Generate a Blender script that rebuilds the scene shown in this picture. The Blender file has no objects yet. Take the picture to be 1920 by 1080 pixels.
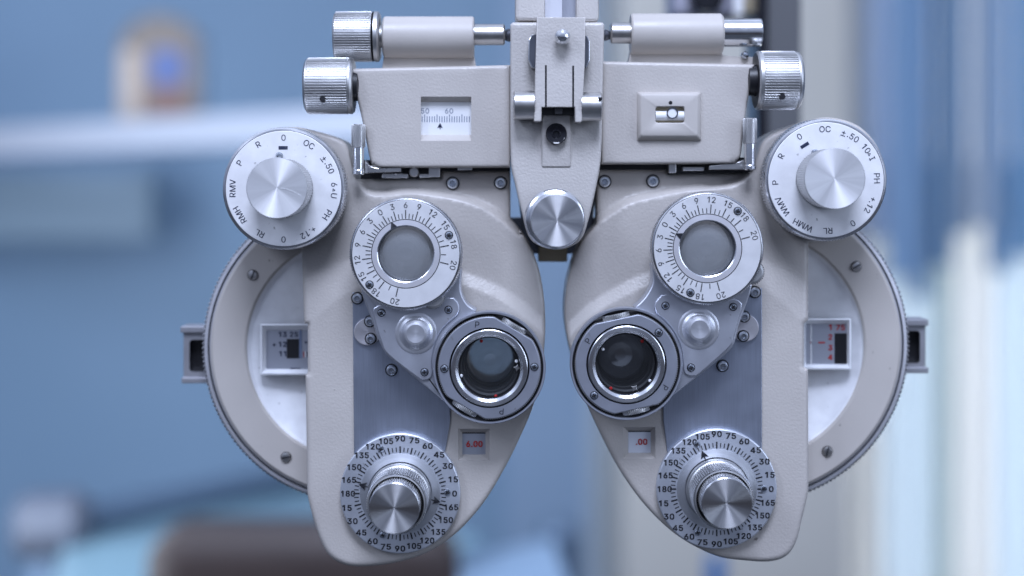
import bpy, bmesh, math, random
import numpy as np
from mathutils import Vector, Matrix
from mathutils.geometry import delaunay_2d_cdt

random.seed(4)
PI = math.pi
SC = bpy.context.scene
COL = SC.collection
S = 0.00023            # metres per photo pixel at the face of the instrument
D = 2667.0             # camera distance, same unit
VX, VY = 960.0, 345.0  # where the optical axis meets the picture

# ------------------------------------------------------------------ camera, world, lamps, exposure
cam_d = bpy.data.cameras.new('camera')
cam = bpy.data.objects.new('camera', cam_d)
COL.objects.link(cam)
SC.camera = cam
cam.location = (0, -D * S, 0)
cam.rotation_euler = (PI / 2, 0, 0)
cam_d.lens = 50
cam_d.sensor_width = 36
cam_d.shift_y = -(540 - VY) / 1920
cam_d.clip_start = 0.02
cam_d.clip_end = 60
cam_d.dof.use_dof = True
cam_d.dof.focus_distance = (D - 55) * S
cam_d.dof.aperture_fstop = 2.8

world = bpy.data.worlds.new('World')
SC.world = world
world.use_nodes = True
wn = world.node_tree.nodes
wl = world.node_tree.links
bg = wn['Background']
tc = wn.new('ShaderNodeTexCoord')
sp = wn.new('ShaderNodeSeparateXYZ')
cr = wn.new('ShaderNodeValToRGB')
mr = wn.new('ShaderNodeMapRange')
mr.inputs[1].default_value = -1
mr.inputs[2].default_value = 1
wl.new(tc.outputs['Generated'], sp.inputs[0])
wl.new(sp.outputs['Z'], mr.inputs[0])
wl.new(mr.outputs[0], cr.inputs[0])
wl.new(cr.outputs[0], bg.inputs[0])
el = cr.color_ramp.elements
el[0].position = 0.20
el[0].color = (0.03, 0.03, 0.035, 1)
el[1].position = 0.95
el[1].color = (0.60, 0.70, 0.98, 1)
e = el.new(0.44)
e.color = (0.035, 0.035, 0.045, 1)
e = el.new(0.52)
e.color = (0.21, 0.255, 0.38, 1)
bg.inputs[1].default_value = 1.0


def area(name, loc, target, sx, sy, power, col):
    l = bpy.data.lights.new(name, 'AREA')
    l.shape = 'RECTANGLE'
    l.size = sx
    l.size_y = sy
    l.energy = power
    l.color = col
    o = bpy.data.objects.new(name, l)
    COL.objects.link(o)
    o.location = loc
    o.rotation_euler = (Vector(target) - Vector(loc)).to_track_quat('-Z', 'Y').to_euler()
    return o


area('ceiling_lamp', (0.05, -1.0, 1.30), (0, 0, -0.05), 0.7, 0.5, 30.5, (0.67, 0.755, 1.0))
area('window_lamp', (1.6, -1.0, 0.35), (0, 0, -0.05), 0.5, 1.1, 9, (0.66, 0.77, 1.0))
area('side_lamp', (-1.2, -1.3, 1.0), (0, 0, -0.05), 0.35, 0.6, 9, (0.67, 0.76, 1.0))
area('back_side_fill', (-1.05, 0.95, -0.05), (0.05, 3.0, -0.05), 0.8, 1.3, 19, (0.76, 0.85, 1.0))  # unseen fill light added to even out the back wall
area('back_top_fill', (-0.2, 0.5, 1.25), (0.1, 3.0, -0.25), 3.0, 1.0, 7, (0.74, 0.84, 1.0))  # unseen overhead fill added to brighten the wall behind

SC.view_settings.view_transform = 'Standard'
SC.view_settings.look = 'None'
SC.view_settings.exposure = 0
SC.view_settings.gamma = 1
SC.view_settings.use_curve_mapping = False
SC.render.engine = 'CYCLES'
SC.cycles.use_denoising = True
SC.cycles.max_bounces = 8
SC.cycles.transparent_max_bounces = 12
SC.cycles.caustics_reflective = False
SC.cycles.caustics_refractive = False
SC.cycles.sample_clamp_indirect = 4


# ------------------------------------------------------------------ materials
def principled(name, base, rough=0.5, metal=0.0):
    m = bpy.data.materials.new(name)
    m.use_nodes = True
    b = m.node_tree.nodes['Principled BSDF']
    b.inputs['Base Color'].default_value = (*base, 1)
    b.inputs['Roughness'].default_value = rough
    b.inputs['Metallic'].default_value = metal
    return m, b, m.node_tree.nodes, m.node_tree.links


def noise(n, l, scale, detail=3, stretch=None, rough=0.5):
    t = n.new('ShaderNodeTexCoord')
    x = n.new('ShaderNodeTexNoise')
    x.inputs['Scale'].default_value = scale
    x.inputs['Detail'].default_value = detail
    x.inputs['Roughness'].default_value = rough
    if stretch:
        mp = n.new('ShaderNodeMapping')
        mp.inputs['Scale'].default_value = stretch
        l.new(t.outputs['Object'], mp.inputs[0])
        l.new(mp.outputs[0], x.inputs['Vector'])
    else:
        l.new(t.outputs['Object'], x.inputs['Vector'])
    return x


def vary_rough(n, l, b, tex, lo, hi):
    r = n.new('ShaderNodeMapRange')
    r.inputs[1].default_value = 0.3
    r.inputs[2].default_value = 0.7
    r.inputs[3].default_value = lo
    r.inputs[4].default_value = hi
    l.new(tex.outputs[0], r.inputs[0])
    l.new(r.outputs[0], b.inputs['Roughness'])


def vary_col(n, l, b, tex, c0, c1, p0=0.35, p1=0.65):
    r = n.new('ShaderNodeValToRGB')
    r.color_ramp.elements[0].color = (*c0, 1)
    r.color_ramp.elements[1].color = (*c1, 1)
    r.color_ramp.elements[0].position = p0
    r.color_ramp.elements[1].position = p1
    l.new(tex.outputs[0], r.inputs[0])
    l.new(r.outputs[0], b.inputs['Base Color'])


def bump(n, l, b, tex, strength, dist):
    x = n.new('ShaderNodeBump')
    x.inputs['Strength'].default_value = strength
    x.inputs['Distance'].default_value = dist
    l.new(tex.outputs[0], x.inputs['Height'])
    l.new(x.outputs[0], b.inputs['Normal'])


def paint(name, c, rough, bs):
    m, b, n, l = principled(name, c, rough)
    t = noise(n, l, 950, 2, None, 0.5)
    bump(n, l, b, t, bs, 0.00024)
    t2 = noise(n, l, 26, 4)
    r = n.new('ShaderNodeValToRGB')
    r.color_ramp.elements[0].color = (*tuple(v * 0.95 for v in c), 1)
    r.color_ramp.elements[1].color = (*tuple(v * 1.03 for v in c), 1)
    r.color_ramp.elements[0].position = 0.35
    r.color_ramp.elements[1].position = 0.65
    l.new(t2.outputs[0], r.inputs[0])
    # specks of grime and tiny chips
    t4 = noise(n, l, 240, 2)
    sk = n.new('ShaderNodeMapRange')
    sk.inputs[1].default_value = 0.755
    sk.inputs[2].default_value = 0.80
    l.new(t4.outputs[0], sk.inputs[0])
    mxc = n.new('ShaderNodeMixRGB')
    mxc.inputs[2].default_value = (0.20, 0.18, 0.16, 1)
    l.new(sk.outputs[0], mxc.inputs[0])
    l.new(r.outputs[0], mxc.inputs[1])
    l.new(mxc.outputs[0], b.inputs['Base Color'])
    t3 = noise(n, l, 60, 6)
    vary_rough(n, l, b, t3, rough - 0.09, rough + 0.11)
    b.inputs['Specular IOR Level'].default_value = 0.5
    return m


def metal(name, c, rough, m_=1.0, streak=None, aniso=0.0, axis=None, smudge=0.06):
    m, b, n, l = principled(name, c, rough, m_)
    t = noise(n, l, 55, 5)
    vary_rough(n, l, b, t, rough - smudge, rough + smudge)
    if streak:
        t2 = noise(n, l, 1, 4, streak)
        vary_col(n, l, b, t2, tuple(v * 0.93 for v in c), tuple(min(1, v * 1.05) for v in c))
        bump(n, l, b, t2, 0.05, 0.00006)
    else:
        t2 = noise(n, l, 150, 5)
        r = n.new('ShaderNodeValToRGB')
        r.color_ramp.elements[0].color = (*tuple(v * 0.93 for v in c), 1)
        r.color_ramp.elements[1].color = (*tuple(min(1, v * 1.03) for v in c), 1)
        r.color_ramp.elements[0].position = 0.35
        r.color_ramp.elements[1].position = 0.65
        l.new(t2.outputs[0], r.inputs[0])
        t5 = noise(n, l, 420, 2)
        sk = n.new('ShaderNodeMapRange')
        sk.inputs[1].default_value = 0.72
        sk.inputs[2].default_value = 0.80
        sk.inputs[4].default_value = 0.6
        l.new(t5.outputs[0], sk.inputs[0])
        mxc = n.new('ShaderNodeMixRGB')
        mxc.inputs[2].default_value = (0.22, 0.21, 0.21, 1)
        l.new(sk.outputs[0], mxc.inputs[0])
        l.new(r.outputs[0], mxc.inputs[1])
        l.new(mxc.outputs[0], b.inputs['Base Color'])
    if aniso:
        b.inputs['Anisotropic'].default_value = aniso
        tg = n.new('ShaderNodeTangent')
        tg.direction_type = 'RADIAL'
        tg.axis = axis or 'Y'
        b.inputs['Anisotropic Rotation'].default_value = 0.25
        l.new(tg.outputs[0], b.inputs['Tangent'])
    return m


def plain(name, c, rough=0.5, metal_=0.0):
    return principled(name, c, rough, metal_)[0]


M = {}
M['paint'] = paint('beige_enamel', (0.52, 0.485, 0.45), 0.36, 0.6)
M['paint_lo'] = paint('beige_enamel_side', (0.52, 0.485, 0.45), 0.42, 0.2)
M['bracket'] = paint('beige_enamel_bracket', (0.56, 0.53, 0.50), 0.34, 0.8)
M['white_dial'] = metal('white_anodised', (0.90, 0.90, 0.91), 0.42, 0.10, None, 0, None)
M['dial'] = metal('satin_aluminium', (0.84, 0.84, 0.85), 0.40, 0.4, None, 0.3, 'Y')
M['axis'] = metal('matt_aluminium', (0.62, 0.65, 0.71), 0.45, 0.7, None, 0.3, 'Y')
M['plate'] = metal('brushed_steel', (0.40, 0.44, 0.53), 0.42, 0.9, (2200, 2200, 60))
M['arm'] = metal('cast_aluminium', (0.60, 0.62, 0.68), 0.38, 0.8)
M['ringface'] = metal('grey_anodised', (0.40, 0.42, 0.48), 0.40, 0.7)
M['cap'] = metal('turned_aluminium', (0.86, 0.86, 0.87), 0.33, 1, None, 0.93, 'Y', 0.03)


def angular(m, amount):
    """base colour streaked by angle, painting uneven highlight wedges on the cap"""
    n, l = m.node_tree.nodes, m.node_tree.links
    b = n['Principled BSDF']
    t = n.new('ShaderNodeTexCoord')
    mp = n.new('ShaderNodeMapping')
    mp.inputs['Scale'].default_value = (1, 0, 1)
    nm = n.new('ShaderNodeVectorMath')
    nm.operation = 'NORMALIZE'
    x = n.new('ShaderNodeTexNoise')
    x.inputs['Scale'].default_value = 2.6
    x.inputs['Detail'].default_value = 6
    l.new(t.outputs['Object'], mp.inputs[0])
    l.new(mp.outputs[0], nm.inputs[0])
    l.new(nm.outputs[0], x.inputs['Vector'])
    c = b.inputs['Base Color'].default_value
    vary_col(n, l, b, x, tuple(v * (1 - amount) for v in c[:3]), tuple(min(1, v * 1.05) for v in c[:3]), 0.38, 0.62)  # light and dark highlight wedges go into the base colour


angular(M['cap'], 0.22)
M['turned'] = metal('turned_ring', (0.80, 0.81, 0.84), 0.26, 1, None, 0.7, 'Y', 0.03)
M['bezel'] = metal('bezel_ring', (0.74, 0.73, 0.76), 0.38, 0.5, None, 0.4, 'Y')
M['cap_soft'] = metal('turned_aluminium_bright', (0.92, 0.92, 0.93), 0.46, 0.75, None, 0.75, 'Y', 0.03)
angular(M['cap_soft'], 0.10)
M['chrome'] = metal('polished_steel', (0.74, 0.75, 0.77), 0.18, 1, None, 0, None, 0.04)
M['nickel'] = metal('worn_nickel', (0.58, 0.57, 0.56), 0.30, 1, None, 0, None, 0.07)
M['knurl'] = metal('knurled_nickel', (0.58, 0.58, 0.58), 0.42, 1)
M['groove'] = metal('knurl_groove', (0.22, 0.21, 0.20), 0.45, 0.8)
M['screw_head'] = metal('bright_screw', (0.74, 0.78, 0.84), 0.28, 1)
M['screw'] = metal('zinc_screw', (0.52, 0.56, 0.62), 0.25, 1)
M['darksteel'] = metal('dark_steel', (0.16, 0.17, 0.20), 0.35, 0.9)
M['dish'] = metal('silver_dish', (0.94, 0.95, 0.97), 0.36, 0.12, None, 0.5, 'Y')
M['dish_ring'] = metal('turned_dish_ring', (0.66, 0.68, 0.72), 0.42, 0.9, None, 0.5, 'Y')
M['boss'] = metal('satin_boss', (0.68, 0.69, 0.73), 0.40, 0.85, None, 0.4, 'Y')
M['disc'] = metal('pivot_disc', (0.74, 0.72, 0.75), 0.36, 0.7, None, 0.6, 'Y')
M['post_inset'] = plain('post_inset', (0.58, 0.59, 0.64), 0.4)
M['tab'] = metal('tab_metal', (0.42, 0.42, 0.45), 0.4, 0.6)
M['rim_groove'] = plain('rim_groove', (0.12, 0.125, 0.14), 0.5, 0.5)
M['rim'] = metal('rim_metal', (0.52, 0.52, 0.55), 0.40, 0.3)
M['black'] = plain('black_oxide', (0.012, 0.012, 0.015), 0.4)
M['gloss_black'] = plain('gloss_black', (0.010, 0.010, 0.014), 0.12)
M['barrel_black'] = plain('barrel_black', (0.004, 0.004, 0.006), 0.6)


def ink(name, c):
    m, b, n, l = principled(name, c, 0.5)
    t = noise(n, l, 420, 4)
    vary_col(n, l, b, t, c, tuple(v + 0.045 for v in c), 0.48, 0.72)
    return m


M['ink'] = ink('navy_ink', (0.008, 0.016, 0.05))
M['ink_black'] = ink('black_ink', (0.008, 0.009, 0.014))
M['ink_blue'] = plain('faded_ink', (0.16, 0.20, 0.30), 0.5)
M['red'] = plain('red_ink', (0.45, 0.012, 0.008), 0.6)
M['white'] = plain('white_card', (0.84, 0.85, 0.86), 0.35)
M['reddot'] = plain('red_dot', (0.35, 0.01, 0.01), 0.4)
M['readout'] = plain('readout_drum', (0.40, 0.42, 0.48), 0.45, 0.5)
M['readout_pale'] = plain('readout_drum_pale', (0.72, 0.75, 0.82), 0.45, 0.2)
M['brass'] = plain('brass_block', (0.42, 0.36, 0.25), 0.4, 0.3)


def glass(name, tint, fac, haze=0.0, dcol=(0.6, 0.65, 0.7)):
    """thin lens: lets light through, mirrors a little, and is lightened by a painted film of haze"""
    m = bpy.data.materials.new(name)
    m.use_nodes = True
    n = m.node_tree.nodes
    l = m.node_tree.links
    n.clear()
    out = n.new('ShaderNodeOutputMaterial')
    tr = n.new('ShaderNodeBsdfTransparent')
    tr.inputs[0].default_value = (*tint, 1)
    gl = n.new('ShaderNodeBsdfGlossy')
    gl.inputs['Roughness'].default_value = 0.05
    mx = n.new('ShaderNodeMixShader')
    mx.inputs[0].default_value = fac
    l.new(tr.outputs[0], mx.inputs[1])
    l.new(gl.outputs[0], mx.inputs[2])
    df = n.new('ShaderNodeBsdfDiffuse')  # diffuse haze painted over the lens to brighten its dark inside
    df.inputs[0].default_value = (*dcol, 1)
    t = noise(n, l, 45, 4)
    r = n.new('ShaderNodeMapRange')
    r.inputs[1].default_value = 0.35
    r.inputs[2].default_value = 0.65
    r.inputs[3].default_value = haze * 0.85
    r.inputs[4].default_value = haze * 1.15
    l.new(t.outputs[0], r.inputs[0])
    m2 = n.new('ShaderNodeMixShader')
    l.new(r.outputs[0], m2.inputs[0])
    l.new(mx.outputs[0], m2.inputs[1])
    l.new(df.outputs[0], m2.inputs[2])
    l.new(m2.outputs[0], out.inputs[0])
    return m


M['glass'] = glass('lens_glass', (0.94, 0.96, 0.97), 0.20, 0.30, (0.58, 0.61, 0.64))
M['glass_clear'] = glass('clear_lens', (0.93, 0.95, 0.96), 0.06, 0.02)
M['glass_blue'] = glass('coated_lens', (0.92, 0.84, 0.78), 0.40, 0.40, (0.70, 0.69, 0.68))
M['glass_grey'] = glass('grey_lens', (0.85, 0.88, 0.90), 0.40, 0.42, (0.52, 0.51, 0.55))


# ------------------------------------------------------------------ geometry helpers
def kf(d):
    return 1 - d / D


def W(px, py, d):
    k = kf(d) * S
    return Vector(((px - VX) * k, -d * S, -(py - VY) * k))


def reproj(px, py, d0, d1):
    f = kf(d0) / kf(d1)
    return VX + (px - VX) * f, VY + (py - VY) * f


ORIG = {}


class MB:
    def __init__(s):
        s.v, s.f, s.m, s.sm = [], [], [], []

    def add(s, vs, fs, mat=0, smooth=True):
        o = len(s.v)
        s.v += [Vector(v) for v in vs]
        for f in fs:
            s.f.append([i + o for i in f])
            s.m.append(mat)
            s.sm.append(smooth)

    def build(s, name, mats, parent=None, label=None, angle=38, recalc=True):
        lo = Vector((min(v[i] for v in s.v) for i in range(3)))
        hi = Vector((max(v[i] for v in s.v) for i in range(3)))
        o = (lo + hi) / 2
        me = bpy.data.meshes.new(name)
        me.from_pydata([v - o for v in s.v], [], s.f)
        for i, p in enumerate(me.polygons):
            p.material_index = s.m[i]
            p.use_smooth = s.sm[i]
        if recalc:
            b = bmesh.new()
            b.from_mesh(me)
            bmesh.ops.recalc_face_normals(b, faces=b.faces)
            b.to_mesh(me)
            b.free()
        mats = list(mats) if isinstance(mats, (list, tuple)) else [mats]
        if GROOVE in s.m:
            for i, p in enumerate(me.polygons):
                if s.m[i] == GROOVE:
                    p.material_index = len(mats)
            mats.append('groove')
        for m in mats:
            me.materials.append(M[m] if isinstance(m, str) else m)
        me.set_sharp_from_angle(angle=math.radians(angle))
        me.update()
        ob = bpy.data.objects.new(name, me)
        COL.objects.link(ob)
        if parent:
            ob.parent = parent
            ob.location = o - ORIG[parent.name]
        else:
            ob.location = o
        ORIG[ob.name] = o
        if label:
            ob['label'] = label
        return ob


def thing(name, loc, label, cat, group=None):
    o = bpy.data.objects.new(name, None)
    COL.objects.link(o)
    o.location = loc
    o.empty_display_size = 0.02
    o['label'] = label
    o['category'] = cat
    if group:
        o['group'] = group
    ORIG[o.name] = Vector(loc)
    return o


def tag(o, label, cat, group=None):
    o['label'] = label
    o['category'] = cat
    if group:
        o['group'] = group


def basis(axis):
    a = Vector(axis).normalized()
    h = Vector((0, 0, 1)) if abs(a.z) < 0.9 else Vector((1, 0, 0))
    u = a.cross(h).normalized()
    return a, u, a.cross(u)


def lathe_w(mb, o, axis, prof, seg=72, mat=0):
    """prof: (radius, height along axis[, material of the band that starts here])"""
    a, u, v = basis(axis)
    rings = []
    for p in prof:
        r, h = p[0], p[1]
        if r < 1e-9:
            rings.append([o + a * h])
        else:
            rings.append([o + a * h + (u * math.cos(t) + v * math.sin(t)) * r for t in (2 * PI * i / seg for i in range(seg))])
    for k in range(len(rings) - 1):
        A, B = rings[k], rings[k + 1]
        m = prof[k][2] if len(prof[k]) > 2 else mat
        vs = A + B
        na = len(A)
        if len(A) == 1 and len(B) == 1:
            continue
        if len(A) == 1:
            fs = [(0, 1 + i, 1 + (i + 1) % seg) for i in range(seg)]
        elif len(B) == 1:
            fs = [(i, (i + 1) % seg, na) for i in range(seg)]
        else:
            fs = [(i, (i + 1) % seg, na + (i + 1) % seg, na + i) for i in range(seg)]
        mb.add(vs, fs, m)


def knurl_w(mb, o, axis, r, h0, h1, teeth, dep, mat=0, ch=0.0):
    a, u, v = basis(axis)
    n = teeth * 4
    rr = []
    for i in range(n):
        rr.append(r if i % 4 in (0, 1) else r - dep)
    lv = [(h0, 0), (h1, 0)] if not ch else [(h0, ch), (h0 + ch, 0), (h1 - ch, 0), (h1, ch)]
    vs = []
    for h, c in lv:
        for i in range(n):
            t = 2 * PI * (i + (0.12 if i % 4 in (0, 2) else -0.12)) / n
            q = rr[i] - c
            vs.append(o + a * h + (u * math.cos(t) + v * math.sin(t)) * q)
    for g in (0, 1):
        fs = []
        for k in range(len(lv) - 1):
            for i in range(n):
                if (i % 4 == 2) == bool(g):
                    fs.append((k * n + i, k * n + (i + 1) % n, (k + 1) * n + (i + 1) % n, (k + 1) * n + i))
        mb.add(vs, fs, GROOVE if g else mat, False)


GROOVE = 9
CAMAX = Vector((0, -1, 0))


def lathe(mb, cx, cy, dref, prof, seg=72, mat=0):
    k = kf(dref) * S
    o = W(cx, cy, dref)
    o.y = 0
    lathe_w(mb, o, CAMAX, [(p[0] * k, p[1] * S, *p[2:]) for p in prof], seg, mat)


def knurl(mb, cx, cy, dref, r, d0, d1, teeth, dep=1.6, mat=0, ch=0.0):
    k = kf(dref) * S
    o = W(cx, cy, dref)
    o.y = 0
    knurl_w(mb, o, CAMAX, r * k, d0 * S, d1 * S, teeth, dep * k, mat, ch * S)


def lathe_x(mb, y, d, prof, seg=64, mat=0):
    """cylinder along the picture's x; prof: (x pixel, radius pixels[, mat])"""
    k = kf(d) * S
    o = W(VX, y, d)
    lathe_w(mb, o, (1, 0, 0), [(p[1] * k, (p[0] - VX) * k, *p[2:]) for p in prof], seg, mat)


def knurl_x(mb, y, d, r, x0, x1, teeth, dep, mat=0, ch=0.0):
    k = kf(d) * S
    knurl_w(mb, W(VX, y, d), (1, 0, 0), r * k, (x0 - VX) * k, (x1 - VX) * k, teeth, dep * k, mat, ch * k)


def lathe_z(mb, x, d, prof, seg=40, mat=0):
    k = kf(d) * S
    o = W(x, VY, d)
    lathe_w(mb, o, (0, 0, -1), [(p[1] * k, (p[0] - VY) * k, *p[2:]) for p in prof], seg, mat)


def knurl_z(mb, x, d, r, y0, y1, teeth, dep, mat=0, ch=0.0):
    k = kf(d) * S
    knurl_w(mb, W(x, VY, d), (0, 0, -1), r * k, (y0 - VY) * k, (y1 - VY) * k, teeth, dep * k, mat, ch * k)


def spline(cp, step=6.0, closed=True):
    """Catmull-Rom through control points; a third value marks a corner"""
    n = len(cp)
    P = [Vector(c[:2]) for c in cp]
    C = [len(c) > 2 for c in cp]
    out = []
    for i in range(n if closed else n - 1):
        a, b = P[i], P[(i + 1) % n]
        p0 = a if (C[i] or (not closed and i == 0)) else P[i - 1]
        p3 = b if (C[(i + 1) % n] or (not closed and i == n - 2)) else P[(i + 2) % n]
        if p0 == a and p3 == b:
            k = 1 if not closed else max(1, int((b - a).length / step))
            k = max(1, int((b - a).length / step))
            out += [a.lerp(b, t / k) for t in range(k)]
            continue
        k = max(2, int((b - a).length / step))
        if p0 == a:
            p0 = a + (a - b)
        if p3 == b:
            p3 = b + (b - a)
        for t in range(k):
            t /= k
            out.append(0.5 * ((2 * a) + (b - p0) * t + (2 * p0 - 5 * a + 4 * b - p3) * t * t + (3 * a - p0 - 3 * b + p3) * t ** 3))
    if not closed:
        out.append(P[-1])
    return [(p.x, p.y) for p in out]


def pip(pts, poly):
    x, y = pts[:, 0], pts[:, 1]
    ins = np.zeros(len(pts), bool)
    q = np.asarray(poly, float)
    j = len(q) - 1
    for i in range(len(q)):
        xi, yi = q[i]
        xj, yj = q[j]
        if yi != yj:
            c = ((yi > y) != (yj > y)) & (x < (xj - xi) * (y - yi) / (yj - yi) + xi)
            ins ^= c
        j = i
    return ins


def dist(pts, line, closed=True):
    q = np.asarray(line, float)
    best = np.full(len(pts), 1e18)
    n = len(q)
    for i in range(n if closed else n - 1):
        a, b = q[i], q[(i + 1) % n]
        ab = b - a
        L = ab @ ab
        if L < 1e-12:
            continue
        t = np.clip(((pts - a) @ ab) / L, 0, 1)
        dd = ((pts - a - t[:, None] * ab) ** 2).sum(1)
        best = np.minimum(best, dd)
    return np.sqrt(best)


def inset(poly, t):
    q = np.asarray(poly, float)
    area2 = np.sum(q[:, 0] * np.roll(q[:, 1], -1) - np.roll(q[:, 0], -1) * q[:, 1])
    s = 1 if area2 > 0 else -1
    e = np.roll(q, -1, 0) - q
    ln = np.linalg.norm(e, axis=1, keepdims=True)
    ln[ln == 0] = 1
    e /= ln
    nrm = np.stack([-e[:, 1], e[:, 0]], 1) * s
    n0 = np.roll(nrm, 1, 0)
    m = nrm + n0
    dn = np.maximum((m * nrm).sum(1, keepdims=True), 0.35)
    return q + m / dn * t


def shell(mb, outline, hfun, back, grid=5.0, rnd=9.0, holes=(), lines=(), mat=0, wmat=0, d_edge=0):
    """front face with its own relief over an outline, rounded at the edge, and side walls going straight back"""
    P = list(outline)
    rings = [np.asarray(outline, float)]
    pts = []
    x0, y0 = rings[0].min(0)
    x1, y1 = rings[0].max(0)
    gx, gy = np.meshgrid(np.arange(x0, x1, grid), np.arange(y0, y1, grid))
    G = np.stack([gx.ravel(), gy.ravel()], 1)
    keep = pip(G, outline)
    G = G[keep]
    dd = dist(G, outline)
    G = G[dd > rnd * 1.15]
    extra = []
    for t in (0.12, 0.35, 0.65, 1.0):
        q = inset(outline, rnd * t)
        q = q[pip(q, outline)]
        q = q[dist(q, outline) > rnd * t * 0.8]
        extra.append(q)
    for l in lines:
        q = np.asarray(l, float)
        q = q[pip(q, outline)]
        extra.append(q[dist(q, outline) > 1.0])
    for h in holes:
        G = G[~pip(G, h)]
        G = G[dist(G, h) > 2]
        extra = [q[~pip(q, h)] if len(q) else q for q in extra]
    V = [tuple(p) for p in outline]
    E = [(i, (i + 1) % len(V)) for i in range(len(V))]
    hs = []
    for h in holes:
        o = len(V)
        V += [tuple(p) for p in h]
        E += [(o + i, o + (i + 1) % len(h)) for i in range(len(h))]
    for q in extra:
        V += [tuple(p) for p in q]
    V += [tuple(p) for p in G]
    r = delaunay_2d_cdt([Vector(p) for p in V], E, [], 0, 1e-4)
    vv = np.array([tuple(p) for p in r[0]])
    fc = np.array(r[2])
    cen = vv[fc].mean(1)
    ok = pip(cen, outline)
    for h in holes:
        ok &= ~pip(cen, h)
    fc = fc[ok]
    de = dist(vv, outline)
    t = np.clip(de / rnd, 0, 1)
    drop = rnd * (1 - np.sqrt(np.clip(1 - (1 - t) ** 2, 0, 1)))
    H = hfun(vv) - drop
    mb.add([W(p[0], p[1], h) for p, h in zip(vv, H)], fc.tolist(), mat)
    # walls
    ol = np.asarray(outline, float)
    hh = hfun(ol) - rnd
    A = [W(p[0], p[1], h) for p, h in zip(ol, hh)]
    B = [Vector((a.x, -back * S, a.z)) for a in A]
    n = len(A)
    mb.add(A + B, [(i, (i + 1) % n, n + (i + 1) % n, n + i) for i in range(n)], wmat)


def loft(mb, rings, mat=0, cap_front=True, cap_back=False, smooth=True):
    """rings: list of world point rings of one length"""
    n = len(rings[0])
    vs = [p for r in rings for p in r]
    fs = []
    for k in range(len(rings) - 1):
        fs += [(k * n + i, k * n + (i + 1) % n, (k + 1) * n + (i + 1) % n, (k + 1) * n + i) for i in range(n)]
    mb.add(vs, fs, mat, smooth)
    if cap_front:
        mb.add(rings[-1], [tuple(range(n))], mat, False)
    if cap_back:
        mb.add(rings[0], [tuple(range(n - 1, -1, -1))], mat, False)


def slab(mb, poly, d0, d1, bev=2.0, mat=0, dref=None, cap_back=False):
    """prism over a picture outline measured at its front"""
    dr = d1 if dref is None else dref
    k = kf(dr)
    R = []

    def ring(t, d):
        q = inset(poly, t) if t else np.asarray(poly, float)
        return [Vector(((p[0] - VX) * k * S, -d * S, -(p[1] - VY) * k * S)) for p in q]
    R.append(ring(0, d0))
    if bev > 0:
        R += [ring(0, d1 - bev), ring(bev * 0.3, d1 - bev * 0.3), ring(bev, d1)]
    else:
        R.append(ring(0, d1))
    loft(mb, R, mat, True, cap_back)


def rect(x0, y0, x1, y1, r=0.0, n=4):
    if r <= 0:
        return [(x0, y0), (x1, y0), (x1, y1), (x0, y1)]
    out = []
    for cx, cy, a in ((x1 - r, y0 + r, -90), (x1 - r, y1 - r, 0), (x0 + r, y1 - r, 90), (x0 + r, y0 + r, 180)):
        for i in range(n + 1):
            t = math.radians(a + 90 * i / n)
            out.append((cx + r * math.cos(t), cy + r * math.sin(t)))
    return out


def circ(cx, cy, r, n=48):
    return [(cx + r * math.cos(2 * PI * i / n), cy + r * math.sin(2 * PI * i / n)) for i in range(n)]


def arc(cx, cy, r, a0, a1, n=14):
    """angles in degrees clockwise from up in the picture"""
    return [(cx + r * math.sin(math.radians(a0 + (a1 - a0) * i / n)), cy - r * math.cos(math.radians(a0 + (a1 - a0) * i / n))) for i in range(n + 1)]


def flat(mb, poly, d, mat=0, dref=None):
    k = kf(d if dref is None else dref) * S
    mb.add([Vector(((p[0] - VX) * k, -d * S, -(p[1] - VY) * k)) for p in poly], [tuple(range(len(poly)))], mat, False)


def pocket(mb, front, df, floor, db, mat=0, fmat=None):
    A = [W(p[0], p[1], df) for p in front]
    B = [W(p[0], p[1], db) for p in floor]
    n = len(A)
    mb.add(A + B, [(i, (i + 1) % n, n + (i + 1) % n, n + i) for i in range(n)], mat, False)
    if fmat is not None:
        mb.add(B, [tuple(range(n))], fmat, False)


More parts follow.
